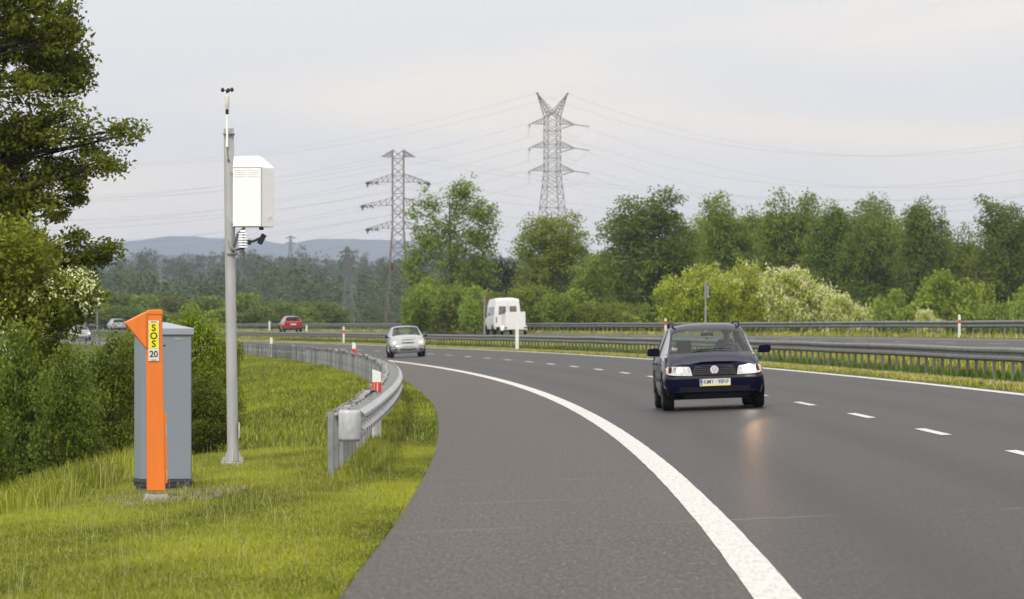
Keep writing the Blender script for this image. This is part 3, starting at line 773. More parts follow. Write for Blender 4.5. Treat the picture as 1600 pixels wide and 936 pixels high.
def build_vegetation():
    bark = mat('grey_bark', (0.10, 0.085, 0.07), rough=0.95, spec=0.1, var=0.35, scale=4, bump=0.4)
    darkbark = mat('dark_bark', (0.045, 0.036, 0.028), rough=0.95, spec=0.1, var=0.4, scale=6, bump=0.4)
    lf_pop = leaf_mat('poplar_leaves', (0.100, 0.150, 0.014), (0.220, 0.305, 0.034), nscale=0.5)
    lf_dark = leaf_mat('dark_poplar_leaves', (0.078, 0.120, 0.015), (0.175, 0.245, 0.034), nscale=0.5)
    lf_light = leaf_mat('light_poplar_leaves', (0.138, 0.205, 0.020), (0.29, 0.400, 0.050), nscale=0.5)
    lf_bush = leaf_mat('shrub_leaves', (0.042, 0.068, 0.006), (0.155, 0.215, 0.020), nscale=1.6)
    lf_bush2 = leaf_mat('acacia_leaves', (0.09, 0.135, 0.008), (0.26, 0.325, 0.025), nscale=1.3)
    lf_loc = leaf_mat('locust_leaves', (0.19, 0.27, 0.012), (0.44, 0.54, 0.04), trans=0.4, nscale=0.7)
    lf_oak = leaf_mat('oak_leaves', (0.036, 0.054, 0.006), (0.22, 0.26, 0.022), trans=0.4, nscale=1.1)
    lf_pine = leaf_mat('pine_needles', (0.020, 0.034, 0.014), (0.055, 0.070, 0.024), trans=0.1)
    flower = leaf_mat('cream_blossom', (0.68, 0.72, 0.30), (0.86, 0.90, 0.54), trans=0.4)
    rng = np.random.default_rng(5)
    # ---- poplars of the right-hand tree line (unit: 12 m tall)
    popA = tree_proto(31, [(-1.0, 0, 5.0, 2.3, 2.2, 4.4), (1.5, 0.2, 7.6, 1.7, 1.7, 4.0), (-1.7, 0, 9.0, 1.3, 1.3, 2.3), (0.4, 0, 10.2, 1.0, 1.0, 1.7), (2.4, 0, 8.8, 1.1, 1.1, 2.0), (-2.6, 0, 6.2, 0.9, 0.9, 1.4), (2.6, 0.4, 6.0, 1.0, 1.0, 1.6), (1.2, 0, 11.4, 0.8, 0.8, 1.0), (2.0, 0, 3.4, 1.5, 1.5, 2.6), (-1.3, -0.5, 2.2, 2.0, 1.8, 2.2)], 520, 44, 0.60, 0.215, 11.0, 0.17, bark, lf_pop, 34, droop=0.3)
    popB = tree_proto(32, poplar_lobes(rng, 12, 7.0, 9), 720, 44, 0.60, 0.215, 11.0, 0.17, bark, lf_dark, 34, droop=0.3)
    popC = tree_proto(33, poplar_lobes(rng, 12, 6.4, 8), 520, 44, 0.58, 0.21, 11.0, 0.16, bark, lf_light, 34, droop=0.3)
    popD = tree_proto(34, poplar_lobes(rng, 12, 6.2, 7), 660, 44, 0.60, 0.215, 11.0, 0.16, bark, lf_pop, 30, droop=0.3)
    popE = tree_proto(35, poplar_lobes(rng, 12, 5.6, 7, 0.08), 640, 44, 0.60, 0.215, 11.0, 0.16, bark, lf_dark, 30, droop=0.3)
    def tree_at(proto, x, ytop, d, wpx, w0, label, ry=1.0, rz=0.0, name='poplar_tree', cat='tree', h0=12.0, widen=1.18, group='trees beyond the far carriageway'):
        o = o_at(x, d); b = P(o, d); top = CAM_Z + (HZ - ytop) / F * d
        h = (top - b.z) * (1.03 if name == 'poplar_tree' else 1.0); w = wpx / F * d
        s = w / w0 * widen
        return put_tree(name, proto, label, cat, b, rz, (s, s, h / h0), group)
    T = [
        (popA, 702, 290, 420, 112, 6.4, 'tall open poplar with two rounded tops just right of the brown lattice pylon', 0),
        (popC, 862, 320, 430, 118, 6.2, 'light green poplar in front of the foot of the fork topped pylon', 0.6),
        (popC, 938, 382, 425, 80, 6.0, 'shorter light green tree between the fork pylon tree and the big dark round poplar', 2.2),
        (popB, 1020, 288, 415, 140, 6.6, 'broad dark round poplar standing left of the yellow green flowering shrubs', 1.1),
        (popD, 1132, 294, 440, 92, 5.8, 'slim poplar with loose top, first right of the broad dark round poplar', 0.3),
        (popD, 1232, 290, 450, 102, 5.8, 'poplar with flat wide crown rising behind the whitish flowering shrub', 2.0),
        (popE, 1300, 312, 430, 84, 5.2, 'dark slender poplar just right of the flat wide crowned poplar', 4.2),
        (popB, 1358, 296, 428, 92, 6.6, 'dark pointed poplar, tallest in the row on the right side', 3.6),
        (popE, 1440, 307, 440, 88, 5.2, 'narrow dark poplar right of the tallest pointed one', 0.9),
        (popD, 1497, 345, 470, 74, 5.8, 'low gap tree in the dip of the right tree row', 5.0),
        (popB, 1580, 300, 425, 118, 6.6, 'big dark poplar at the right edge of the photo', 5.3),
        (popE, 1645, 305, 430, 105, 5.2, 'dark poplar cut off by the right edge of the photo', 1.4),
    ]
    for pr, x, yt, d, w, w0, lab, rz in T: tree_at(pr, x, yt, d, w, w0, lab, rz=rz)
    for x, yt, d, w, pr, rz in ((1180, 318, 480, 95, popE, 2.5), (1085, 325, 485, 90, popD, 3.5), (1330, 315, 485, 95, popB, 0.8), (1405, 318, 480, 95, popD, 4.4), (1625, 310, 480, 100, popB, 1.8), (1075, 345, 470, 90, popB, 0.2), (1400, 350, 480, 90, popB, 2.0), (1530, 372, 480, 90, popB, 4.0), (1270, 360, 485, 100, popB, 5.0), (985, 390, 480, 90, popE, 1.0), (1450, 400, 490, 90, popB, 3.0)):
        tree_at(pr, x, yt, d, w, 6.0, 'dark tree half hidden behind the front row of poplars', rz=rz, name='background_tree', group='trees behind the front row of poplars')
    # ---- dark pines in the gap
    pine = tree_proto(41, [(0, 0, 4.0, 2.2, 2.2, 3.2), (0.8, 0, 6.5, 1.4, 1.4, 2.2), (-1.2, 0, 6, 1.4, 1.4, 2.0), (0, 0, 7.4, 0.9, 0.9, 1.2)], 260, 34, 0.6, 0.3, 7.5, 0.15, darkbark, lf_pine, 14)
    for x, yt, d, w, rz, lab in ((772, 412, 560, 60, 0, 'dark rounded conifer in the gap behind the white minibus'), (745, 425, 540, 50, 1, 'dark conifer close to the right side of the tall open poplar'), (808, 418, 560, 50, 2, 'dark conifer just left of the light green poplar foot'), (835, 430, 520, 55, 3, 'low dark conifer behind the light green poplar')):
        tree_at(pine, x, yt, d, w, 4.6, lab, rz=rz, name='conifer_tree', h0=8.4, group='dark conifers in the gap')
    # ---- undergrowth and flowering shrubs beyond the far guardrail
    shrubA = tree_proto(51, [(0, 0, 1.3, 1.6, 1.4, 1.3), (1.0, 0, 1.9, 0.8, 0.8, 0.8), (-0.9, 0.2, 1.7, 0.9, 0.9, 0.9), (0.2, 0, 2.5, 0.6, 0.6, 0.6)], 150, 34, 0.42, 0.2, 2.0, 0.05, darkbark, lf_pop, 10)
    shrubB = tree_proto(52, [(0, 0, 1.2, 1.5, 1.3, 1.2), (0.8, 0, 2.1, 0.7, 0.7, 0.8), (-1.0, 0, 1.5, 0.8, 0.8, 0.9), (-0.2, 0, 2.6, 0.5, 0.5, 0.6)], 150, 34, 0.42, 0.2, 2.0, 0.05, darkbark, lf_light, 10)
    rr = np.random.default_rng(77)
    for i in range(46):
        x = 650 + i * 24 + rr.uniform(-10, 10); d = rr.uniform(385, 420)
        if 1030 < x < 1370: d += 25
        yt = rr.uniform(432, 478)
        tree_at([shrubA, shrubB, shrubA][i % 3], x, yt, d, rr.uniform(48, 85), 3.6, 'low green shrub in the undergrowth beyond the far guardrail', rz=rr.uniform(0, 6), name='shrub', cat='shrub', h0=3.1, group='undergrowth shrubs beyond the far guardrail')
    locA = tree_proto(61, [(0, 0, 2.0, 2.4, 2.0, 1.9), (1.6, 0, 2.6, 1.3, 1.2, 1.2), (-1.7, 0.1, 2.3, 1.4, 1.2, 1.3), (0.3, 0, 3.4, 1.3, 1.2, 0.9), (-0.8, -0.2, 1.0, 2.0, 1.6, 1.0)], 330, 36, 0.42, 0.19, 3.2, 0.09, darkbark, lf_loc, 24, blossom=(flower, 0.30, 0.13))
    locB = tree_proto(62, [(0, 0, 1.9, 2.3, 2.0, 1.8), (-1.4, 0, 2.9, 1.2, 1.1, 1.1), (1.5, 0.1, 2.1, 1.3, 1.2, 1.2), (2.2, 0, 1.1, 1.1, 1.0, 0.9), (-0.4, 0, 3.4, 0.9, 0.9, 0.8), (0.3, -0.2, 1.0, 2.0, 1.6, 1.0)], 330, 30, 0.42, 0.19, 3.2, 0.09, darkbark, lf_loc, 24, blossom=(flower, 0.95, 0.20))
    tree_at(locA, 1092, 410, 345, 140, 6.2, 'yellow green locust shrub with few flowers behind the dark blue estate car', name='locust_shrub', cat='shrub', h0=4.4, widen=1.0, group='flowering locust shrubs')
    tree_at(locA, 1172, 404, 350, 115, 6.2, 'yellow green locust shrub beside the whitish flowering one', rz=2.2, name='locust_shrub', cat='shrub', h0=4.4, widen=1.0, group='flowering locust shrubs')
    tree_at(locB, 1248, 408, 340, 135, 6.2, 'locust shrub covered in whitish cream blossom, the tallest part of the flowering group', name='locust_shrub', cat='shrub', h0=4.4, widen=1.0, group='flowering locust shrubs')
    tree_at(locB, 1322, 452, 335, 90, 6.2, 'low locust shrub with cream blossom at the right end of the flowering group', rz=0.4, name='locust_shrub', cat='shrub', h0=4.4, widen=1.0, group='flowering locust shrubs')
    tree_at(shrubB, 1478, 428, 350, 105, 3.6, 'rounded fresh green shrub in front of the dark trees on the right', name='shrub', cat='shrub', h0=3.1)
    tree_at(locB, 1452, 478, 335, 50, 6.2, 'small cream flowering shrub low behind the far guardrail on the right', name='locust_shrub', cat='shrub', h0=4.4, widen=1.0, group='flowering locust shrubs')
    # ---- bushes on the verge at the left
    bushP = tree_proto(71, [(0, 0, 0.9, 0.9, 0.8, 0.9), (0.5, 0, 1.4, 0.5, 0.5, 0.5), (-0.5, 0.1, 1.3, 0.55, 0.5, 0.55), (0.1, -0.1, 1.75, 0.4, 0.4, 0.42), (0.2, -0.2, 0.4, 1.0, 0.8, 0.45)], 200, 60, 0.20, 0.075, 1.5, 0.03, darkbark, lf_bush, 40, flat=0.9)
    bushQ = tree_proto(72, [(0, 0, 0.8, 0.75, 0.7, 0.85), (0.1, 0, 1.5, 0.55, 0.5, 0.6), (-0.35, 0.1, 1.8, 0.3, 0.3, 0.4), (0.4, 0, 1.75, 0.3, 0.3, 0.4), (0.0, 0, 2.0, 0.25, 0.25, 0.3)], 190, 60, 0.18, 0.07, 1.7, 0.03, darkbark, lf_bush2, 44, flat=0.95)
    def bush(pr, x, ytop, d, wpx, w0, h0, lab, rz=0, name='bush', zoff=0.0):
        o = o_at(x, d); b = P(o, d, zoff); h = CAM_Z + (HZ - ytop) / F * d - b.z; w = wpx / F * d
        return put_tree(name, pr, lab, 'bush', b, rz, (w / w0, w / w0, h / h0), 'bushes behind the grey cabinet')
    bush(bushP, 175, 532, 69, 150, 2.0, 2.1, 'dense dark green bush directly left of the grey cabinet', 0.4)
    bush(bushP, 105, 548, 66.5, 140, 2.0, 2.1, 'low dark green bush at the grass edge left of the cabinet', 2.0)
    bush(bushQ, 215, 510, 74, 120, 1.8, 2.3, 'loose bush with twiggy top behind the orange call column', 1.3)
    bush(bushQ, 305, 478, 73, 118, 1.8, 2.3, 'tall yellow green bush between the grey cabinet and the mast', 0.0)
    bush(bushQ, 352, 520, 76, 75, 1.8, 2.3, 'slim leafy bush behind the steel mast', 3.0)
    bush(bushP, 318, 590, 71, 110, 2.0, 2.1, 'low dark bush at the foot of the yellow green bush by the mast', 3.3)
    bush(bushP, 25, 520, 68, 150, 2.0, 2.1, 'bushy green growth at the left edge under the flowering locust', 4.4)
    bush(bushP, -40, 600, 63, 160, 2.0, 2.1, 'low bush at the very left edge of the grass', 5.0)
    # ---- locust at the left edge, with white flowers, in metres round its foot
    d = 72.0; foot = P(o_at(-60, d), d); k = d / F
    def rel(x, y, dy=0.0): return ((x + 60) * k, dy, CAM_Z + (HZ - y) * k - foot.z)
    L = []
    for (x, y, rx, ry_, dy) in ((20, 400, 75, 55, 0), (-30, 450, 100, 90, 0.4), (50, 500, 55, 60, -0.2), (15, 590, 85, 90, -0.3), (-70, 560, 110, 130, 0.5), (30, 670, 70, 70, -0.4), (95, 455, 55, 30, 0.3), (-20, 690, 90, 60, -0.3), (75, 590, 35, 45, 0)):
        a = rel(x, y, dy); L.append((*a, rx * k, 0.8, ry_ * k))
    loc = tree_proto(81, L, 420, 90, 0.23, 0.075, 2.6, 0.06, darkbark, lf_bush2, 40, flat=0.8)
    rng2 = np.random.default_rng(4)
    FL = [(*rel(60, 475, -0.3), 100 * k, 0.6, 30 * k), (*rel(110, 455, 0.0), 48 * k, 0.5, 34 * k), (*rel(95, 490, 0), 40 * k, 0.5, 20 * k), (*rel(20, 520, -0.6), 60 * k, 0.4, 50 * k)]
    C, _ = lobe_points(rng2, FL, 50, 0.2); V, Q = leaf_cloud(rng2, C, 34, 0.14, 0.05, droop=0.7, aspect=0.7)
    fm = np_mesh('blossom', V, Q); fm.materials.append(flower); loc['blossom'] = fm
    C2, _ = lobe_points(rng2, FL[:3], 60, 0.2); V, Q = leaf_cloud(rng2, C2, 60, 0.2, 0.075); 
    lm = np_mesh('outer_foliage', V, Q); lm.materials.append(lf_bush); loc['outer_foliage'] = lm
    put_tree('locust_tree', loc, 'yellow green locust with white blossom clusters at the left edge below the oak', 'tree', foot)
    # ---- the oak that leans in from the left
    d = 82.0; foot = P(o_at(-210, d), d); k = d / F
    def rel2(x, y, dy=0.0): return ((x + 210) * k, dy, CAM_Z + (HZ - y) * k - foot.z)
    B = []   # boughs: px centre, px radii, depth shift
    for (x, y, rx, ry_, dy) in ((55, 15, 75, 45, 0), (5, 60, 95, 50, 0.6), (95, 62, 42, 34, -0.3), (70, 100, 60, 34, 0.5), (120, 98, 26, 34, 0.2), (30, 150, 75, 38, -0.5), (95, 128, 45, 24, 0.2),
                               (5, 215, 90, 50, 0.4), (85, 195, 55, 36, -0.2), (135, 225, 42, 34, 0.2), (180, 215, 30, 34, 0), (200, 200, 20, 24, 0.1), (150, 255, 36, 32, -0.2), (175, 258, 18, 20, 0.1),
                               (20, 290, 75, 50, 0.2), (95, 275, 50, 32, 0.3), (120, 305, 30, 26, -0.1), (60, 325, 55, 28, 0), (103, 330, 22, 18, 0), (5, 335, 50, 34, 0.5),
                               (60, 392, 60, 26, -0.3), (128, 372, 22, 18, 0.2), (172, 388, 22, 16, 0), (120, 405, 36, 18, 0.1), (25, 380, 45, 30, 0.3), (10, 420, 60, 24, 0), (150, 398, 14, 9, 0),
                               (105, 30, 22, 24, 0), (117, 52, 14, 14, 0), (40, -60, 90, 60, 0), (-60, 20, 90, 80, 0.5), (-60, 130, 90, 80, 0), (-60, 250, 90, 80, 0.6), (-70, 360, 80, 60, 0), (-120, -80, 140, 90, 0), (-200, 40, 120, 120, 0.3), (-220, 200, 120, 110, 0.2), (-200, 330, 100, 70, 0)):
        a = rel2(x, y, dy); B.append((*a, rx * k, max(0.35, min(1.1, rx * k * 1.1)), ry_ * k * 0.9))
    rng3 = np.random.default_rng(91)
    C, kk = lobe_points(rng3, B, 960, 0.25)
    V, Q = leaf_cloud(rng3, C, 84, 0.20, 0.085, flat=0.7, droop=0.35, aspect=0.55)
    cm = np_mesh('crown', V, Q); cm.materials.append(lf_oak)
    tb = MB(); hh = rel2(0, -120)[2]
    tb.tube([(0, 0, -0.3), (0.05, 0, hh * 0.3), (-0.05, 0.05, hh * 0.6), (0.1, 0, hh)], [0.26, 0.2, 0.14, 0.04], 9)
    for i, b_ in enumerate(B):
        en = Vector(b_[:3]); zt = min(hh * 0.9, max(0.6, en.z - abs(en.x) * rng3.uniform(0.15, 0.4))); st = Vector((0, 0, zt)); mid = st.lerp(en, 0.55) + Vector((0, 0, rng3.uniform(-0.1, 0.12)))
        r1 = 0.012 + 0.0075 * (en - st).length
        tip = en + (en - mid).normalized() * b_[3] * 0.7
        tb.tube([st, mid, en, tip], [r1, r1 * 0.7, r1 * 0.4, r1 * 0.1], 5)
        for c in C[kk == i][:14]:
            c = Vector(c); s_ = mid.lerp(en, rng3.uniform(0.3, 1.0)); tb.tube([s_, s_.lerp(c, 0.5) + Vector(rng3.normal(0, 0.04, 3)), c], [r1 * 0.3, r1 * 0.2, 0.004], 4)
    tm = tb.mesh('trunk'); tm.materials.append(darkbark)
    put_tree('oak_tree', {'trunk': tm, 'crown': cm}, 'large dark leafy oak leaning in at the upper left corner', 'tree', foot)
    # ---- woods in the low country: single trees in front, then a mass
    round_ = tree_proto(101, [(0, 0, 4.6, 3.2, 3.2, 3.2), (1.6, 0, 6.2, 1.9, 1.9, 1.8), (-1.7, 0.2, 5.8, 1.9, 1.9, 1.8), (0, 0, 7.2, 1.6, 1.6, 1.2), (0, 0, 2.4, 2.8, 2.8, 1.8)], 260, 34, 0.95, 0.36, 5.5, 0.2, darkbark, lf_dark, 8)
    round2 = tree_proto(102, [(0, 0, 4.2, 2.8, 2.8, 3.4), (1.2, 0, 6.4, 1.7, 1.7, 2.0), (-1.4, 0.2, 5.0, 1.8, 1.8, 1.8), (0, 0, 2.2, 2.7, 2.7, 1.9)], 260, 34, 0.95, 0.36, 5.5, 0.2, darkbark, lf_pop, 8)
    rr = np.random.default_rng(55); i = 0
    for (x, yt, d, w) in ((438, 470, 640, 58), (380, 455, 660, 62), (405, 478, 600, 46), (470, 478, 650, 52), (500, 470, 690, 60), (330, 460, 680, 66), (270, 462, 700, 68), (215, 458, 720, 70), (165, 455, 720, 70), (120, 458, 700, 66), (70, 450, 720, 70), (355, 482, 600, 44), (300, 484, 610, 44), (240, 480, 620, 48), (185, 478, 620, 48)):
        tree_at([round_, round2][i % 2], x, yt, d, w * 1.25, 6.6, 'round topped tree at the front of the woods beyond the road', rz=rr.uniform(0, 6), name='woodland_tree', h0=8.6, group='trees at the front of the woods'); i += 1
    # the mass
    def forest(name, n, d0, d1, hlo, hhi, seed, quads, lsz):
        r = np.random.default_rng(seed); VV = []; QQ = []; off = 0
        for k in range(n):
            dd = d0 + (d1 - d0) * (k / n) ** 1.1; xx = r.uniform(-0.125, 0.125) * dd
            oo = xx - float(cx(dd)); z = float(ground(oo, dd)); h = r.uniform(hlo, hhi) * (0.8 + 0.4 * math.sin(xx * 0.02 + dd * 0.011)); w = h * r.uniform(0.55, 0.85)
            tall = r.uniform() < 0.3
            lob = [(0, 0, h * 0.5, w * 0.5, w * 0.5, h * 0.45), (w * 0.22, 0, h * 0.72, w * 0.3, w * 0.3, h * 0.25), (-w * 0.22, 0, h * 0.65, w * 0.3, w * 0.3, h * 0.25)]
            if tall: lob = [(0, 0, h * 0.5, w * 0.32, w * 0.32, h * 0.5), (0, 0, h * 0.85, w * 0.16, w * 0.16, h * 0.24)]
            C, _ = lobe_points(r, lob, quads // 10, 0.6)
            V, Q = leaf_cloud(r, C, 10, h * 0.09, h * lsz)
            VV.append(V + np.array([xx, dd, z])); QQ.append(Q + off); off += len(V)
        lm = leaf_mat('woodland_leaves_' + name, (0.026, 0.044, 0.012), (0.080, 0.115, 0.026), trans=0.1, nscale=0.02)
        o = link_mesh('forest', np_mesh('forest', np.concatenate(VV), np.concatenate(QQ)), lm); tag(o, kind='stuff')
    forest('near', 520, 930, 1700, 9, 13.5, 201, 900, 0.062)
    forest('far', 900, 1500, 3300, 9, 15, 202, 520, 0.065)
# ------------------------------------------------------------------ roadside furniture
def build_column():
    d = 52.8; base = px(244, 775, d); base.z = float(ground(o_at(244, d), d)); s = d / F        # metres per photo px
    orange = mat('orange_plastic', (0.80, 0.20, 0.030), rough=0.42, spec=0.4, var=0.07, scale=2.0, dirt=(0.45, 0.14, 0.04, 0.35), stretch=(3, 3, 0.6))
    orange_d = mat('orange_seam', (0.42, 0.10, 0.02), rough=0.6)
    conc = mat('pale_concrete', (0.33, 0.33, 0.32), rough=0.9, var=0.18, scale=14, bump=0.2, dirt=(0.16, 0.15, 0.12, 0.5))
    t = thing('emergency_call_column', 'orange emergency call column with SOS plate standing on a concrete foot', 'call column', base, 0.10)
    Z = lambda y: CAM_Z + (HZ - y) * s - base.z
    X = lambda x: (x - 244.5) * s
    b = MB()
    # tapered post: wider at the foot
    x0t, x1t, x0b, x1b = X(228.5), X(253.5), X(230), X(258.5)
    yb, yt = 0.11, 0.085
    vs = [(x0b, -yb, Z(767)), (x1b, -yb, Z(767)), (x1b, yb, Z(767)), (x0b, yb, Z(767)), (x0t, -yt, Z(487)), (x1t, -yt, Z(486)), (x1t, yt, Z(486)), (x0t, yt, Z(487))]
    b.add(vs, [(3, 2, 1, 0), (4, 5, 6, 7), (0, 1, 5, 4), (1, 2, 6, 5), (2, 3, 7, 6), (3, 0, 4, 7)])
    b.build('column_body', orange, t, bevel=0.012)
    c = MB(); c.prism([(X(229), Z(487)), (X(231), Z(484.5)), (X(251), Z(483.5)), (X(254.5), Z(486.5)), (X(254.5), Z(492)), (X(229), Z(492))], -0.092, 0.092)
    c.build('cap', orange, t, bevel=0.008)
    h = MB()
    h.prism([(X(194.5), Z(503.5)), (X(227.5), Z(487)), (X(231.5), Z(486.5)), (X(231.5), Z(546)), (X(227.5), Z(544))], -0.098, 0.098)
    h.build('speaking_hood', orange, t, bevel=0.012)
    g = MB(); g.bar((X(228.4), -0.0995, Z(488)), (X(228.4), -0.0995, Z(545)), 0.004, 0.004); g.build('hood_seam', orange_d, t)
    dr = MB(); dr.prism([(0.052, Z(755)), (0.052, Z(648)), (0.078, Z(644)), (0.1, Z(648)), (0.112, Z(755))], -0.085, 0.085)
    db = dr.build('door', orange, t, bevel=0.006)
    hm = mat('zinc_hinge', (0.5, 0.49, 0.45), rough=0.4, metal=0.6)
    for zz in (672, 742):
        k = MB(); k.tube([(0.108 if zz > 700 else 0.099, -0.075, Z(zz + 8)), (0.105 if zz > 700 else 0.094, -0.075, Z(zz - 8))], 0.012, 8); k.build('hinge', hm, db)
    k = MB(); k.lathe((X(257), -0.098, Z(540)), [(0.011, 0), (0.011, -0.012)], 10, 'Y'); k.build('lock', mat('black_rubber', (0.015, 0.015, 0.015), rough=0.6), t)
    f = MB()
    f.add([(-0.155, -0.17, -0.06), (0.165, -0.17, -0.06), (0.165, 0.17, -0.06), (-0.155, 0.17, -0.06), (-0.105, -0.13, 0.062), (0.115, -0.13, 0.062), (0.115, 0.13, 0.062), (-0.105, 0.13, 0.062)],
          [(3, 2, 1, 0), (4, 5, 6, 7), (0, 1, 5, 4), (1, 2, 6, 5), (2, 3, 7, 6), (3, 0, 4, 7)])
    f.build('foot', conc, t, bevel=0.008)
    # plate
    pw = mat('plate_white', (0.72, 0.72, 0.70), rough=0.4, var=0.04); py = mat('plate_yellow', (0.85, 0.78, 0.02), rough=0.4, var=0.05); bk = mat('print_black', (0.02, 0.02, 0.02), rough=0.5)
    xc = X(240.2); yf = -0.103
    p = MB(); p.box((xc, yf, Z(532.5)), (16.5 * s, 0.004, 63 * s)); pl = p.build('sign_plate', pw, t, bevel=0.001)
    q = MB(); q.box((xc, yf - 0.0032, Z(524.5)), (14.6 * s, 0.002, 40 * s)); q.build('yellow_field', py, pl)
    gr = MB(); gr.box((xc, yf - 0.003, Z(502.8)), (9 * s, 0.002, 2.0 * s)); gr.box((xc, yf - 0.003, Z(562.3)), (8 * s, 0.002, 1.5 * s)); gr.build('plate_screw_strip', mat('grey_print', (0.3, 0.3, 0.3), rough=0.6), pl)
    for ch, yy in (('S', 512.5), ('O', 525), ('S', 537.5)):
        text_part('lettering', ch, 14.5 * s, bk, pl, Matrix.Translation((xc, yf - 0.0062, Z(yy))) @ Matrix.Rotation(PI / 2, 4, 'X'), 0.0008, 0.0012)
    text_part('lettering', '20', 14.0 * s, bk, pl, Matrix.Translation((xc, yf - 0.0042, Z(553.5))) @ Matrix.Rotation(PI / 2, 4, 'X'), 0.0008, 0.0012, 0.95)

def build_cabinet():
    d = 54.6; s = d / F; xc = 252; o = o_at(xc, d); gz = float(ground(o, d)); base = Vector(((xc - 800) * s, d + 0.25, gz))
    Z = lambda y: CAM_Z + (HZ - y) * s - gz
    grey = mat('grey_cabinet_paint', (0.235, 0.27, 0.315), rough=0.48, spec=0.4, var=0.05, scale=1.5, dirt=(0.20, 0.21, 0.22, 0.4), stretch=(1, 1, 0.3))
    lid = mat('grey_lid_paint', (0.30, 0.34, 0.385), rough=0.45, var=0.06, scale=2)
    dark = mat('dark_plinth', (0.045, 0.048, 0.055), rough=0.7, var=0.2)
    conc = mat('cabinet_concrete', (0.22, 0.20, 0.18), rough=0.95, var=0.3, scale=10, bump=0.3)
    t = thing('equipment_cabinet', 'tall grey steel equipment cabinet with sloped lid behind the orange call column', 'cabinet', base, 0.235)
    w, dp = 0.535, 0.46
    b = MB(); b.box((0, 0, (Z(749) + Z(521)) / 2), (w, dp, Z(521) - Z(749))); body = b.build('housing', grey, t, bevel=0.006)
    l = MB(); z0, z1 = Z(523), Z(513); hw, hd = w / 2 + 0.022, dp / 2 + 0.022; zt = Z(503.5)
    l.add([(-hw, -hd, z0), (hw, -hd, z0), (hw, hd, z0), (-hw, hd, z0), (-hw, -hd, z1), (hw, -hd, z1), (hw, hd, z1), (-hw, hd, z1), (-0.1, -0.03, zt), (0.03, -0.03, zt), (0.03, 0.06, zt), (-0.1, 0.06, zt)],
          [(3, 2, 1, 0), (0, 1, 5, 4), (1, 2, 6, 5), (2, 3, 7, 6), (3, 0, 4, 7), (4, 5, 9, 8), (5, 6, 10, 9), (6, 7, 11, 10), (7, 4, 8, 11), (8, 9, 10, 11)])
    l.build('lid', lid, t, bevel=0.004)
    p = MB(); p.box((0, 0, (Z(761) + Z(749.5)) / 2), (w + 0.012, dp + 0.012, Z(749.5) - Z(761))); p.box((0, 0, Z(753)), (w + 0.03, dp + 0.03, 0.018)); pl = p.build('plinth', dark, t, bevel=0.003)
    k = MB()
    for x in (-0.2, -0.05, 0.12, 0.22): k.lathe((x, -dp / 2 - 0.015, Z(755.5)), [(0.007, 0), (0.007, -0.008)], 8, 'Y')
    k.build('plinth_bolts', mat('bright_bolt', (0.6, 0.6, 0.6), rough=0.35, metal=0.7), pl)
    c = MB(); c.box((0, 0, Z(766)), (w - 0.03, dp - 0.03, Z(761) - Z(772))); c.build('concrete_base', conc, t, bevel=0.006)
    sl = MB()
    for i in range(4): sl.box((0.03 + i * 0.085, -dp / 2 + 0.009, Z(766)), (0.012, 0.02, Z(762.5) - Z(771)))
    sl.build('base_slots', dark, t)
    pl = MB(); pl.box((0.13, -dp / 2 - 0.002, Z(530)), (0.08, 0.003, 0.022)); pl.build('type_plate', mat('worn_plate', (0.36, 0.33, 0.30), rough=0.5), body)
    se = MB(); se.bar((w / 2 - 0.005, -dp / 2 - 0.001, Z(748)), (w / 2 - 0.005, -dp / 2 - 0.001, Z(524)), 0.003, 0.003); se.build('door_seam', dark, body)

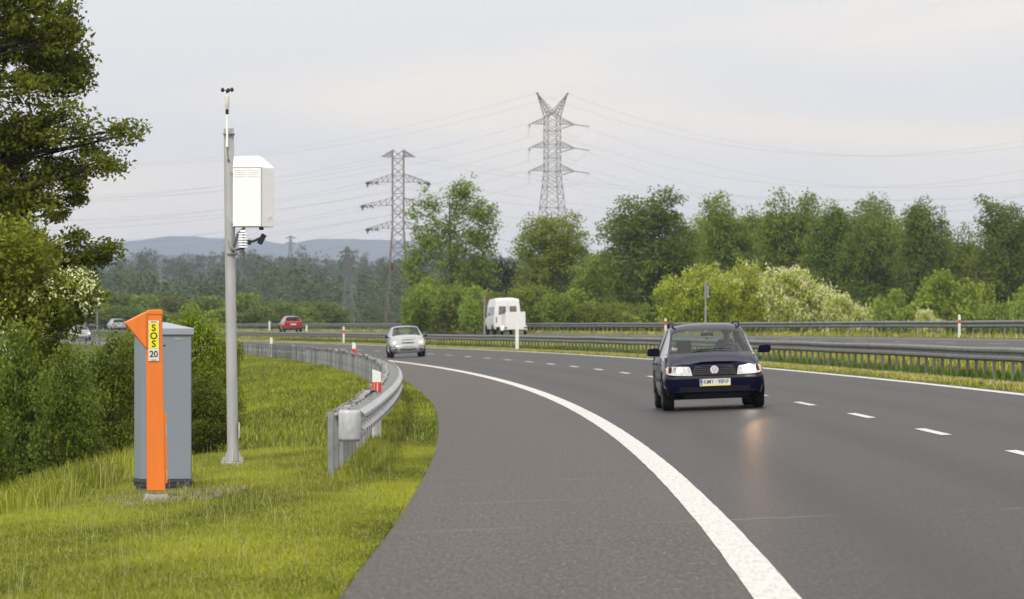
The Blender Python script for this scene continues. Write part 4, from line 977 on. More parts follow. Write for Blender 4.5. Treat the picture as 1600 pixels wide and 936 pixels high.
def build_mast():
    d = 64.9; s = d / F; xc = 364; o = o_at(xc, d); gz = float(ground(o, d)); base = Vector(((xc - 800) * s, d, gz))
    Z = lambda y: CAM_Z + (HZ - y) * s - gz
    X = lambda x: (x - 364) * s
    steel = mat('mast_zinc', (0.46, 0.465, 0.47), rough=0.5, metal=0.3, spec=0.4, var=0.14, scale=3, stretch=(2, 2, 0.5), dirt=(0.26, 0.25, 0.24, 0.35))
    white = mat('white_shell', (0.95, 0.95, 0.95), rough=0.35, spec=0.4, var=0.02, scale=2, dirt=(0.82, 0.81, 0.79, 0.12))
    black = mat('black_plastic', (0.018, 0.018, 0.02), rough=0.45)
    grey = mat('mid_grey_plastic', (0.12, 0.12, 0.12), rough=0.5)
    t = thing('weather_mast', 'tall grey steel weather mast carrying a white instrument box and cup anemometer', 'weather mast', base)
    b = MB(); lean = X(357.5)
    b.tube([(0, 0, 0.02), (0.3 * lean, 0, Z(580)), (lean * 0.75, 0, Z(360)), (lean, 0, Z(201))], [0.072, 0.068, 0.066, 0.064], 18)
    pole = b.build('pole', steel, t, smooth=True)
    f = MB(); f.box((0, 0, 0.015), (0.30, 0.30, 0.03)); f.build('base_plate', steel, t, bevel=0.004)
    for sx in (-1, 1):
        for sy in (-1, 1):
            q = MB(); q.lathe((sx * 0.115, sy * 0.115, 0.03), [(0.032, 0), (0.032, 0.02), (0.018, 0.022), (0.018, 0.062)], 6); q.build('anchor_bolt', mat('bright_bolt', (0.6, 0.6, 0.6), rough=0.35, metal=0.7), t)
    for a in range(4):
        g = MB(); ca, sa = math.cos(a * PI / 2), math.sin(a * PI / 2)
        p0 = Vector((ca * 0.07, sa * 0.07, 0.03)); 
        g.add([p0, p0 + Vector((ca * 0.05, sa * 0.05, 0)), p0 + Vector((-ca * 0.004, -sa * 0.004, 0.16)), p0 + Vector((-sa * .006, ca * .006, 0)), p0 + Vector((ca * 0.05 - sa * .006, sa * 0.05 + ca * .006, 0)), p0 + Vector((-sa * .006, ca * .006, 0.16))], [(0, 1, 2), (5, 4, 3), (0, 3, 4, 1), (1, 4, 5, 2), (2, 5, 3, 0)])
        g.build('gusset', steel, t)
    fo = MB(); fo.box((0, 0, -0.06), (0.36, 0.36, 0.11)); fo.build('concrete_foot', mat('cabinet_concrete', (0.22, 0.20, 0.18)), t)
    lp = MB(); lp.box((0.079, -0.03, Z(672)), (0.018, 0.07, 24 * s)); l0 = lp.build('inspection_cover', steel, t, bevel=0.003)
    lq = MB(); lq.box((0.08, -0.0665, Z(668)), (0.014, 0.003, 9 * s)); lq.build('label', mat('label_cream', (0.7, 0.62, 0.35), rough=0.5), l0)
    # square upper sleeve beside the box
    u = MB(); u.box((X(357.7) - 0.012, 0.01, (Z(203) + Z(395)) / 2), (0.055, 0.10, Z(203) - Z(395))); u.box((X(363.5), 0.0, (Z(200) + Z(360)) / 2), (0.03, 0.09, Z(200) - Z(360))); u.build('mounting_rail', steel, t)
    # instrument box
    y0 = -0.25; bx = MB()
    x0, x1, x2 = X(364.5), X(409), X(428); zt, zb = Z(262), Z(355)
    # shell seen on a corner: a broad face and a narrower one turned away
    vs_b = [(x0, -0.12), (x1, -0.20), (x2, 0.06), (x2 - 0.03, 0.2), (x0, 0.2)]
    vs_t = [(x0 + 0.015, -0.08), (X(404), -0.14), (X(424), 0.06), (X(420), 0.18), (x0 + 0.015, 0.18)]
    n = 5
    vs = [(a, b_, zb) for a, b_ in vs_b] + [(a, b_, zt) for a, b_ in vs_b] + [(a, b_, Z(y)) for (a, b_), y in zip([(x0 + 0.01, -0.03), (X(404), -0.09), (X(408), 0.02), (X(406), 0.17), (x0 + 0.01, 0.17)], (244, 244, 244.5, 244, 244))]
    fs = [tuple(range(n))[::-1], tuple(range(2 * n, 3 * n))]
    for r in range(2): fs += [(r * n + i, r * n + (i + 1) % n, (r + 1) * n + (i + 1) % n, (r + 1) * n + i) for i in range(n)]
    bx.add(vs, fs); box = bx.build('instrument_box', white, t, bevel=0.008)
    sl = MB(); 
    for i in range(4):
        z = Z(266 + i * 3.4)
        for a, c in ((0.06, 0.46), (0.54, 0.93)):
            p = Vector((x0, -0.123, z)).lerp(Vector((x1, -0.203, z)), a); q = Vector((x0, -0.123, z)).lerp(Vector((x1, -0.203, z)), c); sl.bar(p, q, 0.003, 0.007)
    sl.build('vent_slots', mat('vent_shadow_grey', (0.80, 0.80, 0.79), rough=0.6), box)
    se = MB(); se.bar((x1 + 0.004, -0.199, zb + 0.01), (x1 + 0.004, -0.199, zt), 0.005, 0.005); se.bar((x0 + 0.003, -0.124, zt), (x1, -0.2035, zt), 0.004, 0.005); se.bar((x0 + 0.01, -0.126, zb + 0.008), (x1, -0.2045, zb + 0.008), 0.003, 0.006); se.build('door_seam', grey, box)
    hg = MB(); hg.box((x0 - 0.006, -0.09, Z(268)), (0.03, 0.04, 0.045)); hg.box((x0 - 0.006, -0.09, Z(346)), (0.03, 0.04, 0.045)); hg.build('hinge', steel, box)
    lk = MB(); lk.box((x2 - 0.025, -0.04, Z(339)), (0.012, 0.05, 0.03)); lk.build('latch', mat('latch_grey', (0.55, 0.55, 0.54), rough=0.4), box)
    un = MB(); un.box((X(409), -0.1, zb - 0.02), (0.055, 0.06, 0.035)); un.build('cable_gland', black, box)
    # radiation shield: stacked plates
    rs = MB(); zc = Z(360)
    for i in range(7):
        z = Z(361.5 + i * 4.1)
        rs.lathe((X(381), -0.12, z), [(0.03, 0.012), (0.058 if i else 0.04, 0.006), (0.064 if i else 0.045, -0.006), (0.04, -0.010)], 16)
    rs.build('radiation_shield', white, t, smooth=True)
    st = MB(); st.tube([(X(381), -0.12, Z(360)), (X(381), -0.12, Z(400))], 0.014, 8); st.box((X(378), -0.12, Z(393)), (0.05, 0.05, 0.05)); st.tube([(X(383), -0.12, Z(393)), (X(382.5), -0.12, Z(404))], 0.007, 6); st.build('sensor_stem', grey, t)
    ar = MB(); ar.tube([(X(366), -0.06, Z(387)), (X(372), -0.10, Z(366)), (X(383), -0.11, Z(356))], 0.018, 8); ar.tube([(X(365), -0.06, Z(392)), (X(378), -0.12, Z(388))], 0.016, 8); ar.bar((X(356), -0.07, Z(398)), (X(372), -0.10, Z(396)), 0.012, 0.02)
    ar.build('bracket', grey, t)
    cm = MB(); cm.tube([(X(388), -0.12, Z(379)), (X(397), -0.13, Z(377)), (X(408), -0.14, Z(372))], 0.016, 8); cm.bar((X(406.5), -0.16, Z(381)), (X(413.5), -0.13, Z(367)), 0.045, 0.055); cm.box((X(390), -0.12, Z(379)), (0.05, 0.05, 0.06)); cm.lathe((X(412), -0.14, Z(369)), [(0.02, -0.02), (0.026, 0.015)], 10)
    cm.build('road_sensor', black, t)
    cb = MB()
    cb.tube([(X(356), -0.08, Z(374)), (X(358), -0.1, Z(384)), (X(366), -0.12, Z(389)), (X(376), -0.12, Z(388))], 0.010, 6); cb.tube([(X(356.5), -0.08, Z(380)), (X(360), -0.1, Z(388)), (X(370), -0.12, Z(392))], 0.007, 6)
    cb.tube([(X(374), -0.12, Z(394)), (X(372.5), -0.13, Z(401)), (X(369), -0.12, Z(404))], 0.005, 5)
    cb.build('cable', mat('pale_cable', (0.32, 0.31, 0.29), rough=0.5), t)
    # anemometer
    an = MB(); ax = X(355.5)
    an.tube([(ax, -0.09, Z(230)), (ax, -0.09, Z(180))], 0.016, 8); an.build('anemometer_rod', white, t)
    a2 = MB(); a2.tube([(ax, -0.09, Z(179)), (ax, -0.09, Z(171))], 0.021, 10); a2.build('rod_joint', black, t)
    a3 = MB(); a3.lathe((ax, -0.09, Z(170)), [(0.02, 0), (0.025, 0.01), (0.028, 10 * s), (0.028, 17 * s), (0.02, 20 * s), (0.008, 24 * s)], 12); a3.box((ax - 0.024, -0.09, Z(158)), (0.02, 0.03, 0.09)); a3.build('anemometer_body', mat('cream_shell', (0.68, 0.66, 0.60), rough=0.4), t, smooth=True)
    for k, (cxx, cy) in enumerate(((348.5, -0.09), (363.5, -0.15), (357, 0.0))):
        c = MB(); c.ball((X(cxx), cy, Z(141)), 0.029, 12, sz=(0.8, 1, 1)); c.bar((X(cxx), cy, Z(141)), (ax, -0.09, Z(142)), 0.009); c.build('anemometer_cup', mat('dark_cup', (0.035, 0.03, 0.028), rough=0.5), t, smooth=True)
    hb = MB(); hb.lathe((ax, -0.09, Z(146)), [(0.012, 0), (0.018, 0.03), (0.01, 0.05)], 10); hb.build('rotor_hub', black, t)
    cl = MB(); cl.box((X(358), -0.03, Z(210)), (0.14, 0.14, 0.014)); cl.build('clamp', grey, t)
    cl = MB(); cl.bar((X(355), -0.09, Z(228)), (X(357), -0.09, Z(250)), 0.008); cl.lathe((X(357.5), -0.085, Z(251)), [(0.016, 0), (0.016, 0.02)], 8, 'Y'); cl.build('signal_cable', grey, t)
    cb2 = MB(); cb2.lathe((X(361), 0, Z(398.5)), [(0.074, 0), (0.074, 0.018)], 16); cb2.build('band', grey, t)

def build_delineators():
    white = mat('delineator_white', (0.78, 0.78, 0.76), rough=0.5, var=0.06, scale=5, dirt=(0.5, 0.49, 0.45, 0.3))
    red = mat('reflector_red', (0.62, 0.045, 0.02), rough=0.35, var=0.08)
    refl = mat('reflector_pale', (0.62, 0.5, 0.46), rough=0.3)
    def one(x, ytop, ybot, d, label, red_at=None, w=0.125, group='delineator posts'):
        s = d / F; o = o_at(x, d); gz = float(ground(o, d)); base = Vector(((x - 800) * s, d, gz))
        Z = lambda y: CAM_Z + (HZ - y) * s - gz
        t = thing('delineator_post', label, 'delineator', base, phi(d), group=group)
        zt = Z(ytop); zb = -0.1
        b = MB(); b.prism([(-w / 2, zb), (w / 2, zb), (w / 2, zt - 0.045), (-w / 2, zt)], -0.045, 0.045); b.build('post', white, t, bevel=0.006)
        if red_at:
            y0, y1 = red_at
            r = MB(); r.box((0, 0, (Z(y0) + Z(y1)) / 2), (w + 0.008, 0.098, Z(y0) - Z(y1))); rb = r.build('red_band', red, t)
            if d < 100:
                q = MB(); q.box((0.012, -0.0505, (Z(y0) + Z(y1)) / 2), (0.018, 0.004, (Z(y0) - Z(y1)) * 0.9)); q.box((-0.035, -0.0505, (Z(y0) + Z(y1)) / 2), (0.007, 0.004, (Z(y0) - Z(y1)) * 0.9)); q.build('reflector', refl, rb)
    # along the near guardrail
    one(588.5, 577, 698, 74.0, 'white post with red band and pale stripe, inside the nearest stretch of guardrail', (597, 621))
    one(553, 534.5, 570, d_for(553, -7.30, 120, 400), 'small white post with red lower half on the far bend of the near guardrail', (545, 556))
    one(424, 527, 567, d_for(424, -7.28, 120, 500), 'plain white post left of the red banded ones on the near guardrail bend')
    # on the median
    one(537, 510, 537, d_for(537, 4.9, 120, 500), 'white post with red band on the median left of the silver hatchback', (516, 521), 0.13)
    one(808, 497, 543, d_for(808, 4.75, 100, 500), 'tall plain white post on the median in front of the white trailer', None, 0.17)
    # beyond the far carriageway
    one(421, 501.5, 516, d_for(421, 20.85, 150, 700), 'small white post left of the red hatchback by the far guardrail', None, 0.16)
    one(479, 507.5, 519, d_for(479, 20.6, 150, 700), 'small pale post right of the red hatchback by the far guardrail', None, 0.16)
    one(697.6, 500, 518, d_for(697.6, 20.85, 150, 700), 'white post by the far guardrail between silver hatchback and white minibus', (503, 507), 0.13)
    one(762, 505, 523, d_for(762, 20.75, 150, 700), 'post with red side hard by the left flank of the white minibus', (506, 512), 0.12)
    one(1040, 497, 519, d_for(1040, 20.9, 150, 700), 'white post by the far guardrail just above the dark blue car roof', (502, 508), 0.13)
    one(1499, 491, 525, d_for(1499, 20.9, 150, 700), 'white post with red band by the far guardrail at the right', (500, 505), 0.11)

def build_signs():
    zinc = mat('sign_zinc', (0.33, 0.34, 0.35), rough=0.5, metal=0.3)
    brown = mat('sign_edge_brown', (0.20, 0.095, 0.045), rough=0.6)
    for (x, yt, yb, d, lab, m, w, pl) in ((1102.5, 440, 502, 270, 'slim grey sign post seen edge on in front of the yellow green locust shrub', zinc, 0.09, (446, 466)), (757, 462, 520, 370, 'brownish sign seen edge on behind the left side of the white minibus', brown, 0.10, (462, 490)), (152, 480, 508, 560, 'thin grey post by the road at far left behind the bushes', zinc, 0.10, (480, 486))):
        s = d / F; o = o_at(x, d); gz = float(ground(o, d)); base = Vector(((x - 800) * s, d, gz)); Z = lambda y: CAM_Z + (HZ - y) * s - gz
        t = thing('road_sign', lab, 'road sign', base, phi(d))
        b = MB(); b.tube([(0, 0, -0.2), (0, 0, Z(yt))], w / 2, 8); b.build('post', zinc, t)
        p = MB(); p.box((w * 0.9, 0.0, (Z(pl[0]) + Z(pl[1])) / 2), (w * 0.8, 0.6, Z(pl[0]) - Z(pl[1]))); p.build('sign_panel', m, t, bevel=0.01)

# ------------------------------------------------------------------ pylons
def lattice(b, x0, y0, z0, w0, z1, w1, n, t, rot=None):
    """A square lattice section with cross bracing, from width w0 to w1."""
    def c(z, i):
        f = (z - z0) / (z1 - z0); w = (w0 + (w1 - w0) * f) / 2
        return Vector((x0 + w * (-1 if i in (0, 3) else 1), y0 + w * (-1 if i in (0, 1) else 1), z))
    # panel heights follow the width so the crosses stay square
    zs = [z0]; ws = np.linspace(w0, w1, n); hs = (ws + 0.3) / (ws + 0.3).sum() * (z1 - z0)
    for h in hs: zs.append(zs[-1] + h)
    for i in range(4): b.bar(c(z0, i), c(z1, i), t * 1.5)
    for k in range(n):
        for i in range(4):
            j = (i + 1) % 4
            b.bar(c(zs[k], i), c(zs[k + 1], j), t); b.bar(c(zs[k], j), c(zs[k + 1], i), t)
            if k % 2 == 0: b.bar(c(zs[k], i), c(zs[k], j), t)

def arm(b, side, z, half, ln, rise, t, drop=0.0):
    """A triangular cross arm: level lower chord, sloping upper chord, with struts."""
    for y in (-half * 0.9, half * 0.9):
        lo = Vector((side * half, y, z)); up = Vector((side * half, y, z + rise)); tip = Vector((side * ln, 0, z + drop))
        b.bar(lo, tip, t); b.bar(up, tip, t)
        for k in range(1, 5):
            f = k / 5; b.bar(lo.lerp(tip, f), up.lerp(tip, f), t * 0.7); b.bar(lo.lerp(tip, f), up.lerp(tip, (k - 1) / 5), t * 0.7)
    for k in range(1, 5):
        f = k / 5; b.bar(Vector((side * half, -half * 0.9, z)).lerp(Vector((side * ln, 0, z)), f), Vector((side * half, half * 0.9, z)).lerp(Vector((side * ln, 0, z)), f), t * 0.7)

WIRES = []
def build_pylons():
    grey = mat('pylon_grey', (0.20, 0.175, 0.165), rough=0.7, metal=0.2, var=0.15, scale=0.5)
    brown = mat('pylon_brown', (0.15, 0.105, 0.085), rough=0.8, var=0.25, scale=0.4)
    faint = mat('pylon_far_grey', (0.16, 0.165, 0.17), rough=0.7, metal=0.2)
    ins = mat('insulator_dark', (0.03, 0.03, 0.03), rough=0.4)
    # --- fork topped pylon
    d = 1000.0; s = d / F; gz = float(ground(o_at(862, d), d)); base = Vector(((863 - 800) * s, d, gz))
    Z = lambda y: CAM_Z + (HZ - y) * s - gz
    t = thing('lattice_pylon', 'tall grey lattice pylon with forked V top and three pairs of arms', 'pylon', base, 0.35)
    b = MB(); wb = 2.55
    lattice(b, 0, 0, -1, 8.6, Z(268), wb, 12, 0.07); lattice(b, 0, 0, Z(268), wb, Z(183), wb, 8, 0.062)
    b.build('tower', grey, t)
    v = MB()
    for sd in (-1, 1):
        for y in (-1.0, 1.0):
            tip = Vector((sd * 25.5 * s, 0, Z(146)))
            a0 = Vector((sd * wb / 2, y, Z(183))); a1 = Vector((-sd * 0.1, y, Z(176)))
            v.bar(a0, tip, 0.13); v.bar(a1, tip, 0.11)
            for k in range(7):
                f, g_ = k / 7, (k + 1) / 7; v.bar(a0.lerp(tip, f), a1.lerp(tip, g_), 0.07); v.bar(a1.lerp(tip, f), a0.lerp(tip, f), 0.06)
        v.bar((sd * wb / 2, -1, Z(183)), (-sd * 0.1, -1, Z(176)), 0.16); v.bar((sd * wb / 2, 1, Z(183)), (-sd * wb / 2, 1, Z(172)), 0.14)
    v.bar((-27 * s, 0, Z(146)), (-23.5 * s, 0, Z(146)), 0.3); v.bar((27 * s, 0, Z(146)), (23.5 * s, 0, Z(146)), 0.3)
    v.build('fork_top', grey, t)
    for yz in (194, 231, 267):
        for sd in (-1, 1):
            a = MB(); arm(a, sd, Z(yz), wb / 2, 37 * s, 11 * s, 0.07); ao = a.build('cross_arm', grey, t)
            i_ = MB(); p = Vector((sd * 37 * s, 0, Z(yz)))
            i_.tube([p, p + Vector((sd * 1.7, -3.5, -0.5))], 0.07, 6); i_.tube([p, p + Vector((-sd * 1.2, 3.5, -0.6))], 0.07, 6); i_.build('insulator', ins, ao)
            lp = MB(); lp.tube([p + Vector((sd * 1.7, -3.5, -0.5)) + Vector((-sd * 2.9 * k / 8, 7.0 * k / 8, -2.0 * math.sin(PI * k / 8))) for k in range(9)], 0.016, 4); lp.build('jumper_loop', faint, ao)
    M = Matrix.Rotation(0.35, 4, 'Z')
    for sd in (-1, 1):
        for yz in (194, 231, 267): WIRES.append(('fork', base + M @ Vector((sd * 42 * s, 0, Z(yz))), sd))
        WIRES.append(('fork', base + M @ Vector((sd * 25.5 * s, 0, Z(146))), sd))
    # --- brown pylon
    d = 900.0; s = d / F; gz = float(ground(o_at(622, d), d)); base = Vector(((622 - 800) * s, d, gz))
    Z2 = lambda y: CAM_Z + (HZ - y) * s - gz
    t = thing('lattice_pylon', 'brown rusty lattice pylon with flat top and four levels of arms', 'pylon', base, 0.12)
    b = MB(); wb = 1.95
    lattice(b, 0, 0, -1, 5.1, Z2(357), wb, 8, 0.07); lattice(b, 0, 0, Z2(357), wb, Z2(234), wb, 9, 0.06)
    b.build('tower', brown, t)
    for yz, ln, rise in ((245, 26.5, 10), (284.5, 48, 13), (321, 56, 12), (357, 48, 12)):
        for sd in (-1, 1):
            a = MB(); arm(a, sd, Z2(yz), wb / 2, ln * s, rise * s, 0.07); ao = a.build('cross_arm', brown, t)
            if ln > 40:
                i_ = MB(); p = Vector((sd * ln * s, 0, Z2(yz)))
                for q in (0, 5 * s, 14 * s):
                    pp = p - Vector((sd * q, 0, 0)); i_.tube([pp, pp + Vector((-0.5, -2.2, -0.35))], 0.13, 6); i_.tube([pp, pp + Vector((0.5, 2.2, -0.35))], 0.13, 6)
                i_.tube([p + Vector((0, 0, -0.1)), p + Vector((0, 0, -0.9))], 0.14, 6); i_.build('insulator', ins, ao)
            WIRES.append(('brown', base + Matrix.Rotation(0.12, 4, 'Z') @ Vector((sd * ln * s, 0, Z2(yz))), sd))
    # --- far pylons
    for (x, yt, yb, d, wtop, wbot, lab, m) in ((543, 385, 502, 780, 6, 24, 'small dark lattice pylon in front of the woods left of the brown one', faint), (454, 368, 410, 4300, 3, 8, 'faint far pylon against the blue hills behind the mast', faint)):
        s = d / F; o = o_at(x, d); gz = float(ground(o, d)); base = Vector(((x - 800) * s, d, gz)); Z3 = lambda y: CAM_Z + (HZ - y) * s - gz
        t = thing('lattice_pylon', lab, 'pylon', base, 0.3)
        tt = 0.06 if d < 1000 else 0.065 * d / 1000
        b = MB(); zm = Z3(yt + (yb - yt) * 0.45); lattice(b, 0, 0, -0.5, wbot * s, zm, wtop * 1.4 * s, 7, tt); lattice(b, 0, 0, zm, wtop * 1.4 * s, Z3(yt), wtop * 0.6 * s, 7, tt * 0.9); b.build('tower', m, t)
        for f in (0.62, 0.78, 0.92) if d < 2000 else (0.7, 0.9):
            for sd in (-1, 1):
                a = MB(); z = Z3(yb + (yt - yb) * f); arm(a, sd, z, wtop * 0.5 * s, (wtop * 2.6) * s * (1 if d < 2000 else 1.3), 3 * s, tt * 0.8); a.build('cross_arm', m, t)
    # --- wires
    wm = mat('aluminium_wire', (0.16, 0.16, 0.16), rough=0.5, metal=0.3)
    def wire(p, q, sag, r, lab, grp):
        b = MB(); n = 28; p, q = Vector(p), Vector(q)
        pts = [p.lerp(q, k / n) - Vector((0, 0, sag * 4 * (k / n) * (1 - k / n))) for k in range(n + 1)]
        o = b.__class__(); o.tube(pts, r, 4)
        ob = o.build('power_line', wm); tag(ob, lab, 'power line', grp)
    for kind, p, sd in WIRES:
        if kind == 'fork':
            wire(p, p + Vector((-190, 40, 0)), 13.5, 0.012, 'thin overhead wire running left from the fork topped pylon', 'wires left of the fork topped pylon')
            wire(p, p + Vector((125, -60, 0)), 13.0, 0.012, 'thin overhead wire running right from the fork topped pylon', 'wires right of the fork topped pylon')
        else:
            wire(p, p + Vector((-150, -60, 0)), 9, 0.012, 'thin overhead wire running left from the brown lattice pylon', 'wires left of the brown pylon')
            wire(p, p + Vector((190, 120, 6)), 9, 0.011, 'thin overhead wire running right from the brown lattice pylon', 'wires right of the brown pylon')
# ------------------------------------------------------------------ vehicles
def build_shell(parent, rings, paint, glass, gm, cap_rear_flat=True, trim=None, trimmat=None):
    """Loft half-profiles (x, y, z) into a body; faces listed in glass become window parts."""
    S = len(rings); n = len(rings[0]); V = []; idx = {}
    for i, r in enumerate(rings):
        for j, (x, y, z) in enumerate(r):
            for sd in (1, -1):
                if x < 1e-6 and sd == -1: idx[i, j, -1] = idx[i, j, 1]; continue
                idx[i, j, sd] = len(V); V.append((max(x, 0) * sd, y, z))
    body = []; win = {}; tr = []
    for i in range(S - 1):
        for j in range(n - 1):
            for sd in (1, -1):
                f = [idx[i, j, sd], idx[i + 1, j, sd], idx[i + 1, j + 1, sd], idx[i, j + 1, sd]]
                f = list(dict.fromkeys(f))
                g = glass.get((i, j))
                if g:
                    key = (g, 0 if g in ('windscreen', 'rear_window') else sd, 0 if g in ('windscreen', 'rear_window') else i)
                    win.setdefault(key, []).append(f)
                elif trim and (i, j) in trim: tr.append(f)
                else: body.append(f)
    for i in (0, S - 1):
        for j in range(n - 1):
            f = list(dict.fromkeys([idx[i, j, 1], idx[i, j + 1, 1], idx[i, j + 1, -1], idx[i, j, -1]]))
            if len(f) > 2: body.append(f)
    def mk(name, faces, m, par):
        used = sorted({v for f in faces for v in f}); mp = {v: k for k, v in enumerate(used)}
        b = MB(); b.add([V[v] for v in used], [tuple(mp[v] for v in f) for f in faces]); o = b.build(name, m, par); smooth_by_angle(o.data, 0.62); return o
    bo = mk('body', body, paint, parent)
    if tr: mk('lower_trim', tr, trimmat, parent)
    for (g, sd, i), fs in win.items(): mk(g, fs, gm, parent)
    return bo

def nose_rings(prof_, scales=((0.60, 0.0), (0.84, 0.025), (0.955, 0.10), (1.0, 0.26))):
    return [[(x * sx, y + dy, z) for (x, y, z) in prof_] for sx, dy in scales]

def surf_fn(prof_, scales, sign=1):
    zs = [p[2] for p in prof_[1:8]]; xs = [p[0] for p in prof_[1:8]]; ys = [p[1] for p in prof_[1:8]]
    o = np.argsort(zs); zs = np.array(zs)[o]; xs = np.array(xs)[o]; ys = np.array(ys)[o]
    ss = [s for s, _ in scales]; dy = [d for _, d in scales]
    def f(x, z): return float(np.interp(z, zs, ys)) + sign * float(np.interp(abs(x) / np.interp(z, zs, xs), [0] + ss, [0] + dy))
    return f

def patch(name, f, outline, m, parent, off=0.006, depth=0.04, sgn=-1, nx=8, mi=None):
    """A piece following the front (sgn -1) or rear (+1) of a body; outline: list of (x, zlow, zhigh) columns."""
    m_ = 4 if len(outline) < 12 else 1
    outline = [tuple(p + (q - p) * k / m_ for p, q in zip(outline[i], outline[i + 1])) for i in range(len(outline) - 1) for k in range(m_)] + [outline[-1]]
    b = MB(); vs = []; n = len(outline)
    for (x, z0, z1) in outline:
        for z in (z0, z1):
            y = f(x, z); vs.append((x, y + sgn * off, z)); vs.append((x, y - sgn * depth, z))
    fs = []
    for i in range(n - 1):
        a, c = i * 4, (i + 1) * 4
        fs += [(a, a + 2, c + 2, c), (a + 1, c + 1, c + 3, a + 3), (a, c, c + 1, a + 1), (a + 2, a + 3, c + 3, c + 2)]
    fs += [(0, 1, 3, 2), (4 * n - 4, 4 * n - 2, 4 * n - 1, 4 * n - 3)]
    b.add(vs, fs); return b.build(name, m, parent)

def cols(x0, x1, z0a, z0b, z1a, z1b, n=6):
    return [(x0 + (x1 - x0) * k / n, z0a + (z0b - z0a) * k / n, z1a + (z1b - z1a) * k / n) for k in range(n + 1)]

def wheels(parent, pts, r, w, rimmat, tyre):
    arch = mat('wheel_arch_black', (0.008, 0.008, 0.009), rough=0.9, spec=0.1)
    for (x, y) in pts:
        sd = 1 if x > 0 else -1
        we = bpy.data.objects.new('wheel', None); COL.objects.link(we); we.parent = parent; we.location = (x, y, r)
        b = MB(); b.lathe((0, 0, 0), [(r * 0.66, -w / 2), (r * 0.9, -w / 2), (r * 0.985, -w * 0.40), (r, -w * 0.25), (r, w * 0.25), (r * 0.985, w * 0.40), (r * 0.9, w / 2), (r * 0.66, w / 2)], 28, 'X'); b.build('tyre', tyre, we, smooth=True)
        q = MB(); q.lathe((0, 0, 0), [(r * 0.12, -w * 0.3), (r * 0.67, -w * 0.45), (r * 0.67, w * 0.47), (r * 0.60, w * 0.44), (r * 0.56, w * 0.30), (r * 0.12, w * 0.34)] if sd > 0 else [(r * 0.12, -w * 0.34), (r * 0.56, -w * 0.30), (r * 0.60, -w * 0.44), (r * 0.67, -w * 0.47), (r * 0.67, w * 0.45), (r * 0.12, w * 0.3)], 20, 'X')
        for k in range(7):
            a = 2 * PI * k / 7; q.bar((sd * w * 0.38, 0.1 * r * math.cos(a), 0.1 * r * math.sin(a)), (sd * w * 0.40, 0.6 * r * math.cos(a), 0.6 * r * math.sin(a)), 0.03, 0.05)
        q.build('rim', rimmat, we, smooth=True)

def arches(parent, pts, r, xs):
    arch = mat('wheel_arch_black', (0.008, 0.008, 0.009), rough=0.9, spec=0.1)
    for (x, y) in pts:
        sd = 1 if x > 0 else -1
        b = MB(); n = 14; pl = [(y + (r + 0.05) * math.cos(PI * k / n - 0.12 * (1 - 2 * k / n)), r + (r + 0.05) * math.sin(PI * k / n - 0.12 * (1 - 2 * k / n))) for k in range(n + 1)]
        b.prism(pl, sd * (xs - 0.14), sd * (xs + 0.004), 'X'); b.build('wheel_arch', arch, parent)

def seat_set(parent, spots, m):
    for (x, y, w) in spots:
        b = MB(); b.box((x, y, 0.42), (w, 0.5, 0.2)); b.prism([(y + 0.2, 0.4), (y + 0.34, 0.4), (y + 0.46, 0.98), (y + 0.36, 1.0)], x - w / 2, x + w / 2, 'X')
        b.box((x, y + 0.43, 1.10), (0.27, 0.09, 0.19)); b.build('car_seat', m, parent, bevel=0.03)

